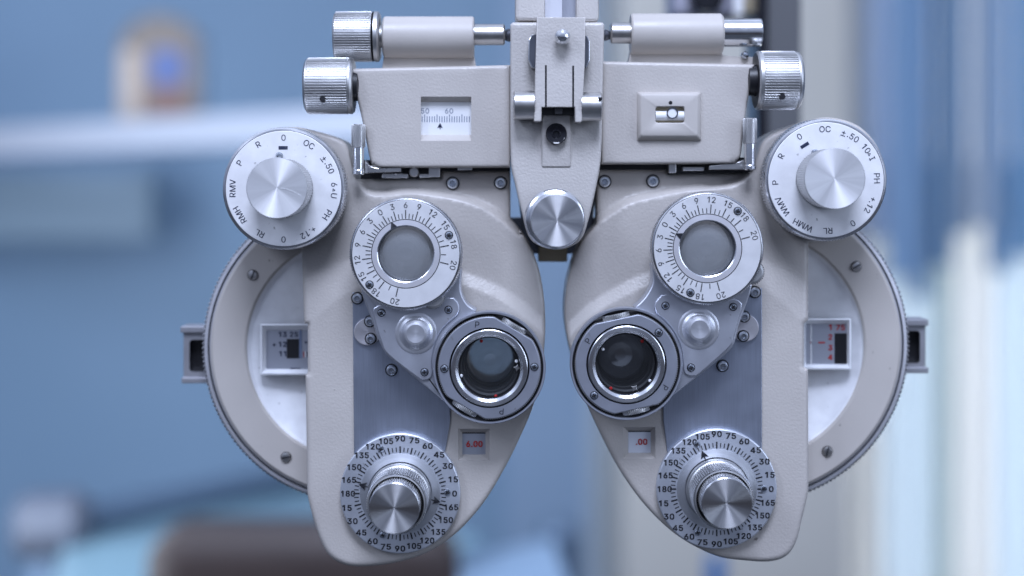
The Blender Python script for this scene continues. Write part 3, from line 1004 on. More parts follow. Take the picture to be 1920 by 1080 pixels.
root = thing('added_curtain', W(1770, 400, DB - 600), 'pale translucent curtain added to stand in for the brighter lower half of the blind', 'curtain')  # separate pale cloth added to imitate the light growing down the bands
for i, (x0, x1, m_) in enumerate(((1590, 1655, 'sheer_white'), (1655, 1748, 'sheer_blue'), (1748, 1790, 'sheer_grey'), (1790, 1870, 'sheer_white'), (1870, 1960, 'sheer_blue'), (1960, 2080, 'sheer_white'), (2080, 2200, 'sheer_blue'))):
    mb = MB()
    n = 14
    vs = []
    for z in (W(0, 300, DB - 600).z, -1.08):
        for k in range(n + 1):
            q = W(x0 + (x1 - x0) * k / n, 0, DB - 600)
            vs.append((q.x, q.y + 0.018 * math.sin(2 * PI * k / 7), z))
    m0 = len(vs)
    vs += [(x, y + 0.0015, z) for x, y, z in vs]
    mb.add(vs, [(k, k + 1, n + 2 + k, n + 1 + k) for k in range(n)] + [(m0 + k, m0 + n + 1 + k, m0 + n + 2 + k, m0 + k + 1) for k in range(n)])
    mb.build('panel', m_, root)

# shelf on the left, its left end farther away
mb = MB()
sl_l = [W(-420, 262, -11300), W(-420, 312, -11300)]
sl_r = [W(700, 196, -7200), W(700, 262, -7200)]
vs = [sl_l[0], sl_r[0], sl_r[1], sl_l[1]]
bk = Vector((-0.12, 0.30, 0))
vs2 = [v + bk for v in vs]
mb.add(vs + vs2, [(0, 1, 2, 3), (7, 6, 5, 4), (0, 4, 5, 1), (1, 5, 6, 2), (2, 6, 7, 3), (3, 7, 4, 0)], 0, False)
o = mb.build('shelf', 'shelf')
tag(o, 'long pale blue shelf running behind the left half of the instrument', 'shelf')

# pale cabinet under the shelf
mb = MB()
room_box(mb, -350, 322, 285, 452, -11600, 0.12)
o = mb.build('wall_box', 'palegreen')
bevel_mod(o, 0.01)
tag(o, 'pale blue green box on the wall just below the shelf', 'wall box')

# picture in an arched frame on the shelf
DP = -9200
root = thing('picture_frame', W(295, 232, DP), 'small arched gilded picture frame standing on the shelf', 'picture frame')


def archpoly(x0, x1, ytop, ybot, n=14):
    r = (x1 - x0) / 2
    return [(x0, ybot)] + [(x0 + r - r * math.cos(PI * i / n), ytop + r * 0.8 - r * 0.8 * math.sin(PI * i / n)) for i in range(n + 1)] + [(x1, ybot)]


mb = MB()
slab(mb, archpoly(222, 372, 28, 232), DP - 160, DP, 8, 0)
mb.build('frame', 'frame_gold', root)
mb = MB()
slab(mb, archpoly(224, 262, 90, 222), DP, DP + 14, 2, 0)
mb.build('border', 'pic_pale', root)
mb = MB()
slab(mb, rect(280, 92, 345, 160, 18), DP, DP + 12, 2, 0)
mb.build('picture', 'pic_blue', root)
mb = MB()
slab(mb, rect(278, 164, 350, 220, 14), DP, DP + 12, 2, 0)
mb.build('base_panel', 'pic_brown', root)
mb = MB()
slab(mb, archpoly(373, 382, 60, 222), DP - 150, DP - 10, 2, 0)
mb.build('side_edge', 'rail', root)

# table on the left: teal top, blue-grey rail, steel corner post
DT = -6200
root = thing('glass_table', Vector((W(95, 985, DT).x, W(95, 985, DT).y, FLOOR_Z)), 'teal glass table with blue grey rail and steel corner post, behind on the left', 'table')
c0 = W(95, 985, DT)
c1 = W(620, 880, -9000)
mb = MB()
ax = c1 - c0
lathe_w(mb, c0, ax, [(0, 0), (0.024, 0), (0.024, ax.length), (0, ax.length)], 24)
mb.build('rail', 'rail', root)
mb = MB()
lathe_w(mb, Vector((c0.x, c0.y, FLOOR_Z)), (0, 0, 1), [(0, 0), (0.034, 0), (0.034, c0.z - FLOOR_Z - 0.04), (0, c0.z - FLOOR_Z - 0.04)], 24)
mb.build('leg', 'rail', root)
mb = MB()
lathe_w(mb, c0 + Vector((-0.045, -0.01, 0)), (1, 0.1, 0.02), [(0, 0), (0.036, 0), (0.048, 0.012), (0.048, 0.085), (0.036, 0.1), (0, 0.1)], 24)
mb.build('corner_joint', 'joint', root)
mb = MB()
t0, t1 = c0 + Vector((0.02, 0, -0.02)), c1 + Vector((0, 0, -0.02))
t2, t3 = W(900, 1010, DT + 300), W(80, 1160, DT + 1500)
vs = [t0, t1, t2, t3]
mb.add([*vs, *[v - Vector((0, 0, 0.012)) for v in vs]], [(0, 1, 2, 3), (7, 6, 5, 4), (0, 4, 5, 1), (1, 5, 6, 2), (2, 6, 7, 3), (3, 7, 4, 0)], 0, False)
mb.build('tabletop', 'tealglass', root)

# brown chair back
DH = -4200
root = thing('chair', Vector((W(560, 1100, DH).x, W(560, 1100, DH).y, FLOOR_Z)), 'brown padded chair with rounded back in front of the teal table', 'chair')
mb = MB()
slab(mb, rect(268, 992, 858, 1330, 80, 8), DH - 260, DH, 60, 0, None, True)
mb.build('backrest', 'leather', root)
mb = MB()
a, b = W(290, 1330, DH), W(835, 1420, DH)
box_w(mb, (a.x, a.y - 0.02, -0.62), (b.x, a.y + 0.4, -0.52))
o = mb.build('seat', 'leather', root)
bevel_mod(o, 0.03)
for sx in (a.x + 0.05, b.x - 0.05):
    for sy in (a.y + 0.03, a.y + 0.36):
        mb = MB()
        lathe_w(mb, Vector((sx, sy, FLOOR_Z)), (0, 0, 1), [(0, 0), (0.015, 0), (0.018, -0.62 - FLOOR_Z), (0, -0.62 - FLOOR_Z)], 16)
        mb.build('leg', 'darkgrey', root)
for sx in (a.x + 0.1, b.x - 0.1):
    mb = MB()
    lathe_w(mb, Vector((sx, a.y + 0.05, -0.6)), (0, 0, 1), [(0, 0), (0.012, 0), (0.012, 0.14), (0, 0.14)], 12)
    mb.build('back_support', 'darkgrey', root)

# pale side table on the right of the chair
DS = -6800
root = thing('side_table', Vector((W(1030, 990, DS).x, W(1030, 990, DS).y, FLOOR_Z)), 'pale blue topped side table with dark corner post between chair and pillar', 'side table')
mb = MB()
q = [W(1035, 1008, DS), W(1075, 1120, DS + 2600), W(700, 1190, DS + 2600), W(860, 1050, DS)]
mb.add([*q, *[v - Vector((0, 0, 0.02)) for v in q]], [(0, 1, 2, 3), (7, 6, 5, 4), (0, 4, 5, 1), (1, 5, 6, 2), (2, 6, 7, 3), (3, 7, 4, 0)], 0, False)
mb.build('tabletop', 'pale_top', root)
for (px, py, dd) in ((1050, 980, DS - 30), (700, 1190, DS + 2500)):
    p = W(px, py, dd)
    mb = MB()
    lathe_w(mb, Vector((p.x, p.y, FLOOR_Z)), (0, 0, 1), [(0, 0), (0.034, 0), (0.034, p.z - FLOOR_Z - 0.015), (0.028, p.z - FLOOR_Z), (0, p.z - FLOOR_Z)], 20)
    mb.build('leg', 'rail', root)

# ------------------------------------------------------------------ the instrument
PH = thing('phoropter', W(1045, 20, 20), 'beige and silver refracting instrument with two lens banks, numbered dials and knurled knobs', 'phoropter')

# focus of the two lens barrels
JL = (917.5, 690.0)
JR = (1174.8, 683.0)
JD = 82.0


def sstep(t):
    t = np.clip(t, 0, 1)
    return t * t * (3 - 2 * t)


def body(outline_cp, recess_cp, recess_close, armA, armB, low_close, hole, win, floor, txt, txt_pos, side, drum):
    ol = spline(outline_cp, 6)
    rec = spline(recess_cp, 6, False)
    recpoly = rec + recess_close
    A = spline(armA, 8, False)
    B = spline(armB, 8, False)
    pa = A + low_close
    pb = B + low_close
    wx = win

    def hf(p):
        p = np.asarray(p, float)
        h = np.full(len(p), -12.0)
        ina, inb = pip(p, pa), pip(p, pb)
        da, db = dist(p, A, False), dist(p, B, False)
        h += np.where(inb, 12.0, np.where(ina, 12.0 * da / (da + db + 1e-6), 0))
        inr = pip(p, recpoly)
        h -= np.where(inr, 24 * sstep(dist(p, rec, False) / 16), 0)
        return h
    mb = MB()
    hx = reproj(*hole, JD, 0)
    hc = circ(hx[0], hx[1], 60, 40)
    lines = [A, B, rec]
    for t in (4, 8, 12, 16):
        n_ = np.asarray(rec, float)
        d_ = np.gradient(n_, axis=0)
        d_ /= np.linalg.norm(d_, axis=1, keepdims=True)
        for s_ in (1, -1):
            q = n_ + np.stack([-d_[:, 1], d_[:, 0]], 1) * t * s_
            q = q[pip(q, recpoly)]
            q = q[dist(q, rec, False) > t * 0.9] if len(q) else q
            if len(q):
                lines.append(q)
    shell(mb, ol, hf, -120, 6, 9, [hc, win], lines)
    pocket(mb, win, 0, floor, -13)
    o = mb.build('lens_bank_housing', ['paint'], PH, angle=50)
    mb = MB()
    flat(mb, floor, -12.4, 0)
    flat(mb, [(floor[0][0], floor[0][1]), (floor[1][0], floor[1][1]), (floor[1][0], floor[1][1] + 2), (floor[0][0], floor[0][1] + 2)], -12.1, 2)
    text(mb, txt, txt_pos[0], txt_pos[1], -11.6, 11.0, 0, 1, True, 0.92)
    mb.build('power_readout', [drum, 'red', 'black'], o)
    return o


Lout = [(957, 321, 1), (828, 321, 1), (826, 334, 1), (668, 336, 1), (659, 300), (651, 273), (636, 260), (600, 248), (545, 238), (480, 255),
        (432, 310), (428, 390), (470, 445), (540, 462), (566, 466, 1), (570, 600, 1), (571, 607, 1), (577, 607, 1), (577, 702, 1), (573, 703, 1), (576, 920, 1), (578, 935), (588, 974), (602, 1015), (618, 1042), (645, 1058),
        (680, 1062), (740, 1055), (800, 1036), (855, 1000), (905, 945), (945, 880), (975, 820), (1000, 760), (1015, 700), (1022, 630), (1021, 570), (1013, 515), (998, 470), (978, 436), (957, 410, 1)]
Lrec = [(640, 240), (654, 275), (662, 325), (674, 352), (692, 366), (720, 369), (760, 365), (800, 367), (870, 380), (920, 402), (962, 436), (975, 450)]
Lbody = body(Lout, Lrec, [(990, 380), (990, 300), (640, 220)],
             [(540, 545), (566, 524), (600, 503), (640, 490), (720, 478), (800, 484), (872, 509), (946, 541), (1014, 592), (1040, 620)],
             [(540, 680), (566, 640), (600, 590), (640, 557), (700, 530), (790, 520), (872, 537), (946, 568), (1010, 618), (1040, 650)],
             [(1060, 1100), (520, 1100)], JL,
             [(859, 804), (918, 804), (918, 863), (859, 863)], [(867, 811), (910, 811), (910, 852), (867, 852)], '6.00', (889.5, 832.5), -1, 'readout')
Rout = [(1119, 318, 1), (1250, 318, 1), (1252, 327, 1), (1410, 323, 1), (1420, 290), (1433, 262), (1460, 245), (1500, 232), (1550, 220), (1612, 238), (1652, 290), (1656, 360),
        (1620, 425), (1565, 448), (1516, 454, 1), (1515, 600, 1), (1507, 607, 1), (1507, 688, 1), (1515, 693, 1), (1516, 905, 1), (1514, 930), (1504, 972), (1494, 1012), (1477, 1040), (1447, 1052),
        (1400, 1051), (1340, 1041), (1270, 1004), (1210, 948), (1160, 878), (1120, 802), (1090, 732), (1070, 662), (1059, 600), (1061, 545), (1071, 500), (1088, 458), (1119, 420, 1)]
Rrec = [(1104, 440), (1118, 425), (1173, 388), (1218, 374), (1290, 360), (1345, 356), (1382, 349), (1403, 335), (1416, 308), (1424, 275), (1444, 246), (1450, 225)]
Rbody = body(Rout, Rrec, [(1450, 205), (1090, 290), (1090, 400)],
             [(1040, 640), (1064, 606), (1100, 572), (1150, 540), (1218, 507), (1300, 486), (1380, 482), (1440, 490), (1520, 534), (1540, 545)],
             [(1040, 680), (1062, 640), (1100, 602), (1150, 568), (1218, 537), (1300, 522), (1390, 522), (1440, 545), (1490, 590), (1540, 650)],
             [(1560, 1100), (1040, 1100)], JR,
             [(1168, 801), (1229, 801), (1229, 860), (1168, 860)], [(1178, 808), (1220, 808), (1220, 849), (1178, 849)], '.00', (1203, 828.5), 1, 'readout_pale')

for (x, y) in ((848.5, 343.5), (938.5, 342.5)):
    socket_screw(x, y, -36, 10.5, Lbody)
for (x, y) in ((1134, 340.5), (1224.5, 339.5)):
    socket_screw(x, y, -36, 10.5, Rbody)


# --- side wheels with power windows
def sector(mb, side):
    """keep the part of the wheel outside its housing"""
    x = W(660, 0, 0).x if side < 0 else W(1420, 0, 0).x
    keep = [i for i, f in enumerate(mb.f) if (sum(mb.v[j].x for j in f) / len(f) - x) * side > 0]
    mb.f = [mb.f[i] for i in keep]
    mb.m = [mb.m[i] for i in keep]
    mb.sm = [mb.sm[i] for i in keep]
    used = sorted({j for f in mb.f for j in f})
    new = {j: i for i, j in enumerate(used)}
    mb.v = [mb.v[j] for j in used]
    mb.f = [[new[j] for j in f] for f in mb.f]


def wheel(cx, cy, r, scx, scy, sr, screws, side):
    mb = MB()
    df = -96
    knurl(mb, cx, cy, df - 14, r, df - 46, df - 12, 215, 2.6, 1, 2)
    lathe(mb, cx, cy, df - 10, [(r - 3.5, df - 46, 1), (r - 3, df - 13, 1), (r - 4, df - 11, 1), (r - 10, df - 9, 1), (r - 10.6, df - 10, 2), (r - 11, df - 17, 2), (r - 13.5, df - 17, 1), (r - 14, df - 8, 1), (r - 17, df - 4, 0), (r - 22, df), (sr + 4, df), (sr + 1, df - 3), (sr, df - 6)], 160)
    sector(mb, side)
    o = mb.build('power_wheel', ['paint_lo', 'rim', 'rim_groove'], PH)
    mb = MB()
    lathe(mb, scx, scy, df, [(sr + 1, df - 5), (sr - 8, df - 13), (sr * 0.6, df - 30), (12, df - 58), (0, df - 58)], 128)
    sector(mb, side)
    mb.build('silver_dish', 'dish', o)
    for (x, y, a) in screws:
        slot_screw(x, y, df, 9, o, a)
    return o


LW = wheel(672, 652, 293, 667, 655, 208, ((473.6, 516, 20), (536, 858, 80)), -1)
RW = wheel(1406, 646, 299, 1415, 650, 212, ((1606, 500, 60), (1551.8, 847, 15)), 1)


def power_window(x0, y0, x1, y1, fx0, fy0, fx1, fy1, d, parent):
    mb = MB()
    out = rect(x0, y0, x1, y1, 3)
    A = inset(out, 0)
    mid = inset(out, 3.0)
    fl = rect(fx0, fy0, fx1, fy1, 3)
    R = [[W(p[0], p[1], d - 14) for p in A], [W(p[0], p[1], d) for p in A], [W(p[0], p[1], d + 1) for p in mid], [W(p[0], p[1], d - 12) for p in fl]]
    loft(mb, R, 0, False, False, False)
    flat(mb, fl, d - 12, 1)
    return mb


mb = power_window(488, 607, 592, 703, 499, 619, 592, 692, -88, LW)
dd = -99.3
for (s, x, y) in (('13', 530, 627), ('25', 551, 627), ('+', 514, 645.5), ('12', 530, 645.5), ('11', 530, 663)):
    text(mb, s, x, y, dd, 9.5, 0, 2, True, 1.0)
flat(mb, rect(537.5, 635.5, 561, 672), dd, 3)
flat(mb, rect(561, 618, 566, 672), dd + 0.2, 4)
for k, c in enumerate((6, 7, 2)):
    flat(mb, rect(568.5 + k * 3, 659, 570.5 + k * 3, 670), dd, c)
flat(mb, circ(573.5, 642, 2.4, 12), dd, 2)
flat(mb, rect(544, 690, 563, 692), dd, 2)
mb.build('power_window', ['dish', 'readout', 'ink', 'black', 'ink_blue', 'white', 'reddot', 'white'], LW)
mb = power_window(1505, 597, 1596, 693, 1511, 607, 1588, 683, -88, RW)
for (s, x, y) in (('1', 1557, 613.5), ('75', 1576, 614), ('2', 1557, 632), ('3', 1557, 652), ('4', 1557, 670)):
    text(mb, s, x, y, dd, 10, 0, 2, True, 1.0)
flat(mb, rect(1534, 641, 1547, 643.6), dd, 2)
flat(mb, rect(1519, 641, 1522, 643.6), dd, 2)
flat(mb, rect(1565, 625, 1588, 682), dd, 3)
flat(mb, rect(1520, 607, 1522, 683), dd, 4)
mb.build('power_window', ['dish', 'readout', 'red', 'black', 'white'], RW)


def side_bracket(x0, y0, x1, y1, hx0, hy0, hx1, hy1, lip):
    mb = MB()
    d1, d0 = -152, -200
    out = rect(x0, y0, x1, y1, 2, 2)
    inn = rect(hx0, hy0, hx1, hy1, 6, 2)
    R = [[W(p[0], p[1], d0) for p in out], [W(p[0], p[1], d1) for p in out], [W(p[0], p[1], d1) for p in inn], [W(p[0], p[1], d1 - 26) for p in inn]]
    loft(mb, R, 0, False)
    flat(mb, inn, d1 - 25, 1)
    slab(mb, rect(x0 - (6 if lip < 0 else 0), y0 - 4, x1 + (6 if lip > 0 else 0), y0 + 8, 2), d0, d1 + 8, 1.5, 0)
    slab(mb, rect(x0 - (4 if lip < 0 else 0), y1 - 8, x1 + (6 if lip > 0 else 0), y1 + 3, 2), d0, d1 + 8, 1.5, 0)
    return mb.build('side_bracket', ['tab', 'black'], PH)


side_bracket(344, 616, 440, 716, 355, 637, 402, 697, -1)
side_bracket(1640, 603, 1735, 697, 1680, 620, 1725, 681, 1)


# --- auxiliary lens dials
def aux_dial(cx, cy, r, rot, marks, cap_c, bar, pin):
    fd = 58
    mb = MB()
    bc = reproj(cx, cy, fd, 0)
    knurl(mb, cx, cy, fd, r + 1, 4, 48, 130, 2.2, 1, 2)
    lathe(mb, cx, cy, fd, [(r - 2, 2, 1), (r, 47, 1), (r - 0.5, 54, 1), (r - 3, 57, 1), (r - 5.5, fd - 0.6, 2), (r - 6.6, fd - 0.6, 0), (r - 7.5, fd), (0, fd)], 128)
    for (s, a, tri) in marks:
        ang = a + rot
        h = 11.5
        if tri:
            for (q, off) in ((tri[0], tri[3]), (tri[1], tri[4])):
                x, y = polar(cx, cy, 95.5, ang + off)
                text(mb, q, x, y, fd + 0.6, h, ang + off, 3)
            x, y = polar(cx, cy, 94, ang + tri[2])
            p = [polar(x, y, 3.6, ang + tri[2] + k * 120) for k in range(3)]
            pi = [polar(x, y, 1.7, ang + tri[2] + k * 120) for k in range(3)]
            kk = kf(fd + 0.6) * S
            vs = [Vector(((u - VX) * kk, -(fd + 0.6) * S, -(w - VY) * kk)) for u, w in p + pi]
            mb.add(vs, [(k, (k + 1) % 3, 3 + (k + 1) % 3, 3 + k) for k in range(3)], 3, False)
        elif s == '±.50':
            for q, off in (('+', -9), ('.50', 3)):
                x, y = polar(cx, cy, 96 if q == '+' else 95, ang + off)
                text(mb, q, x, y + 0, fd + 0.6, h, ang + off, 3)
            tick(mb, *polar(cx, cy, 89, ang - 9), fd + 0.6, -4.5, 4.5, ang - 9 + 90, 1.3, 3)
        else:
            x, y = polar(cx, cy, 95.5, ang)
            text(mb, s, x, y, fd + 0.6, h, ang, 3)
    t = math.radians(rot)
    tick(mb, *bar, fd + 0.6, -8.5, 8.5, rot + 90, 6.2, 3)
    o = mb.build('auxiliary_dial', ['white_dial', 'turned', 'darksteel', 'ink'], PH)
    mb = MB()
    dk = fd + 78
    cr_ = 57.3
    rk = cr_ * kf(dk) / kf(fd)
    knurl(mb, *cap_c, dk, cr_ - 0.4, fd - 1, dk - 4, 80, 2.2, 1, 1)
    lathe(mb, *cap_c, dk, [(cr_ - 1.6, fd, 1), (cr_ - 1.2, dk - 5, 1), (cr_, dk - 4, 1), (cr_, dk - 1), (cr_ - 1, dk)], 96, 1)
    mb.build('knob', ['cap', 'knurl'], o)
    mb = MB()
    lathe(mb, *cap_c, dk, [(cr_ - 1, dk), (cr_ * 0.6, dk - 0.6), (cr_ * 0.25, dk - 1.0), (1.2, dk - 1.3), (0, dk - 2.0)], 128)
    if rot == 0:
        pts = [(526, 352.5), (536, 354), (548, 358), (558, 363), (565, 366.5)]
        for p, q in zip(pts, pts[1:]):
            L_ = math.hypot(q[0] - p[0], q[1] - p[1])
            nx, ny = -(q[1] - p[1]) / L_ * 0.45, (q[0] - p[0]) / L_ * 0.45
            flat(mb, [(p[0] + nx, p[1] + ny), (q[0] + nx, q[1] + ny), (q[0] - nx, q[1] - ny), (p[0] - nx, p[1] - ny)], dk + 0.2, 1)
    mb.build('knob_face', ['cap_soft', 'white'], o)
    mb = MB()
    lathe(mb, *pin, fd + 3, [(7, fd), (7, fd + 3), (4.5, fd + 6), (0, fd + 7)], 18)
    mb.build('index_pin', 'screw', o)
    return o


LM = [('0', 0, None), ('OC', 30, None), ('±.50', 62.5, None), ('', 92, ('6', 'U', -0.3, -6.5, 6)), ('PH', 121, None), ('+.12', 150.7, None), ('0', 180, None), ('RL', 208, None),
      ('RMH', 239, None), ('RMV', 270.5, None), ('P', 300.5, None), ('R', 330.3, None)]
RM = [('0', 0, None), ('OC', 30.3, None), ('±.50', 61, None), ('', 88.5, ('10', 'I', 2.2, -5, 8)), ('PH', 119.5, None), ('+.12', 151, None), ('0', 179.7, None), ('RL', 209.5, None),
      ('WMH', 238.5, None), ('WMV', 270.5, None), ('P', 298.7, None), ('R', 329.6, None)]
aux_dial(531.5, 353.5, 115, 0, LM, (519, 352.5), (530.8, 277), (523.5, 292))
aux_dial(1549, 337.4, 115, -31.5, RM, (1565.4, 334.9), (1509, 272.3), (1528.5, 286.5))


# --- brushed front plates
def front_plate(poly, screws, disc, disc_screws):
    mb = MB()
    slab(mb, spline(poly, 8), -4, 3.5, 1.2, 0)
    o = mb.build('front_plate', 'plate', PH)
    mb = MB()
    lathe(mb, disc[0], disc[1], 10, [(disc[2], 2), (disc[2], 9), (disc[2] - 1.5, 10.5), (0, 10.5)], 48)
    mb.build('eccentric_disc', 'disc', o)
    for (x, y) in disc_screws:
        socket_screw(x, y, 10.6, 9, o)
    for (x, y) in screws:
        socket_screw(x, y, 4.2, 9.5, o)
    return o


front_plate([(661, 548, 1), (846, 560, 1), (844, 790, 1), (838, 830), (834, 862), (846, 905), (800, 1000, 1), (700, 990, 1), (664, 880, 1)],
            [(669.5, 559.5), (733.5, 694.5)], (689, 622.5, 25.5), [(693, 603), (694.5, 635.5)])
front_plate([(1429, 540, 1), (1429, 880, 1), (1380, 1000, 1), (1300, 1000, 1), (1236, 905), (1250, 862), (1249, 830), (1244, 790, 1), (1240, 560, 1)],
            [(1416, 548), (1355.5, 686.5)], (1397, 615, 26), [(1396.5, 594), (1394.5, 630.5)])


# --- swing arms carrying prism and cross cylinder lenses
def swing_arm(arm, cover, boss, screws):
    mb = MB()
    slab(mb, arm, 8, 55, 3, 0)
    o = mb.build('swing_arm', 'arm', PH)
    mb = MB()
    slab(mb, cover, 54, 59.5, 2.0, 0)
    mb.build('cover_plate', 'arm', o)
    mb = MB()
    bx, by, br = boss
    lathe(mb, bx, by, 62, [(br + 0.5, 59), (br, 60.6), (br * 0.93, 61.5), (br * 0.82, 62), (br * 0.70, 65), (br * 0.62, 70), (br * 0.54, 73.5), (br * 0.44, 74.5), (br * 0.2, 74), (0, 73.8)], 64)
    mb.build('pivot_boss', 'boss', o)
    for i, (x, y) in enumerate(screws):
        cross_screw(x, y, 59.6, 6.2, o, 20 + 30 * i)
    return o


PLc = (760.8, 476.0)
PRc = (1326.6, 465.8)
armL = spline([(676, 536, 1), (680, 556), (695.7, 597), (710, 638), (725, 666), (749, 686), (800, 727), (836, 756, 1)], 8, False)
armL += arc(915.5, 690, 100, 229, 345, 16)[0:]
armL += spline([(893, 581), (878, 572), (868, 556), (864, 538), (866, 505, 1)], 6, False)
armL += arc(760.8, 476, 101, 107, 232, 18)
covL = spline([(701, 594), (699.5, 582), (708, 573), (760, 560), (840, 558), (853, 561), (861, 574), (858, 590), (843, 603), (826, 622), (814, 650), (809, 682), (811, 700), (806, 710), (795, 713), (783, 708), (728, 665), (715, 641)], 5)
swing_arm(armL, covL, (780, 624.5, 39), [(715, 586.5), (840.5, 581), (795.8, 698)])
armR = spline([(1410, 530, 1), (1407, 550), (1384.8, 612), (1374, 650), (1341, 681), (1300, 713), (1262, 742, 1)], 8, False)[::1]
armR += arc(1175, 683, 100, 125, 12, 16)
armR += spline([(1190, 576), (1206, 561), (1218, 543), (1224, 525), (1222, 495, 1)], 6, False)
armR += arc(1326.6, 465.8, 101, 252, 128, 18)
covR = spline([(1387, 590), (1391, 575), (1385, 563), (1330, 552), (1250, 552), (1238, 556), (1228, 570), (1231, 588), (1246, 600), (1264, 622), (1277, 650), (1281, 680), (1283, 698), (1290, 704), (1302, 705), (1316, 697), (1368, 650), (1376, 630)], 5)
swing_arm(armR, covR, (1310.4, 616.5, 38.6), [(1248, 573.3), (1375.3, 575.6), (1296, 689.6)])


# --- rotary prism dials
def prism_dial(c, rot, screws, arrow_deg, gear_deg):
    cx, cy = c
    fd = 86
    mb = MB()
    knurl(mb, cx, cy, fd, 107, 60, 80, 150, 1.3, 1, 1.2)
    lathe(mb, cx, cy, fd, [(100, 30, 1), (104, 56, 1), (105.5, 59, 1), (105.5, 80, 1), (104, 84, 1), (101.8, 84.6, 4), (100.8, 84.6, 0), (100, fd), (65.2, fd, 4), (64.6, fd - 2, 4), (64.0, fd - 2)], 128)
    lathe(mb, cx, cy, fd, [(64.0, fd - 2, 5), (63.6, fd + 0.8, 5), (54, fd + 1.2, 1), (52.2, fd + 0.2, 3), (51.4, fd - 10, 3), (51.4, fd - 26, 1), (51.4, 20, 1), (53, 20, 1), (100, 30, 1)], 96)
    off = {0: 0, 3: 15.6, 6: 31.5, 9: 47.6, 12: 65.5, 15: 85.8, 18: 110.5, 20: 135.3}
    xs = sorted(off)
    for v in range(0, 21):
        a = float(np.interp(v, xs, [off[k] for k in xs]))
        for sg in ((1,) if v == 0 else (1, -1)):
            major = v in off
            tick(mb, cx, cy, fd + 0.6, 66, 82.5 if major else 75.5, rot + sg * a, 1.7 if major else 1.4, 2)
            if major:
                x, y = polar(cx, cy, 91.5, rot + sg * a)
                text(mb, str(v), x, y, fd + 0.6, 11, rot + sg * a, 2)
    # half steps near zero
    for v in [k / 2 for k in range(1, 24, 2)]:
        a = float(np.interp(v, xs, [off[k] for k in xs]))
        for sg in (1, -1):
            if a < 40:
                pass
    x, y = polar(cx, cy, 59, arrow_deg)
    arrow(mb, x, y, fd + 1.9, 12, arrow_deg, 2, False)
    o = mb.build('prism_dial', ['dial', 'turned', 'ink_black', 'darksteel', 'black', 'bezel'], PH)
    mb = MB()
    lathe(mb, cx, cy, fd, [(52, fd - 15), (45, fd - 12.9), (36, fd - 11.2), (24, fd - 9.8), (12, fd - 9.1), (0, fd - 8.9)], 64)
    mb.build('lens', 'glass', o)
    for i, (x, y) in enumerate(screws):
        cross_screw(x, y, fd, 6.4, o, 15 + 40 * i)
    gx, gy = polar(cx, cy, 95, gear_deg)
    mb = MB()
    knurl(mb, gx, gy, 78, 24, 66, 76, 34, 2.2, 0, 0.5)
    lathe(mb, gx, gy, 78, [(0, 66), (21, 66), (21.8, 76), (18, 77), (0, 77)], 32)
    mb.build('thumb_gear', ['knurl'], o)
    return o


prism_dial(PLc, -31.7, [(841.6, 441), (692.6, 534)], -24.4, 148)
prism_dial(PRc, -60.7, [(1383.7, 395.7), (1294.8, 549)], -65, 118)


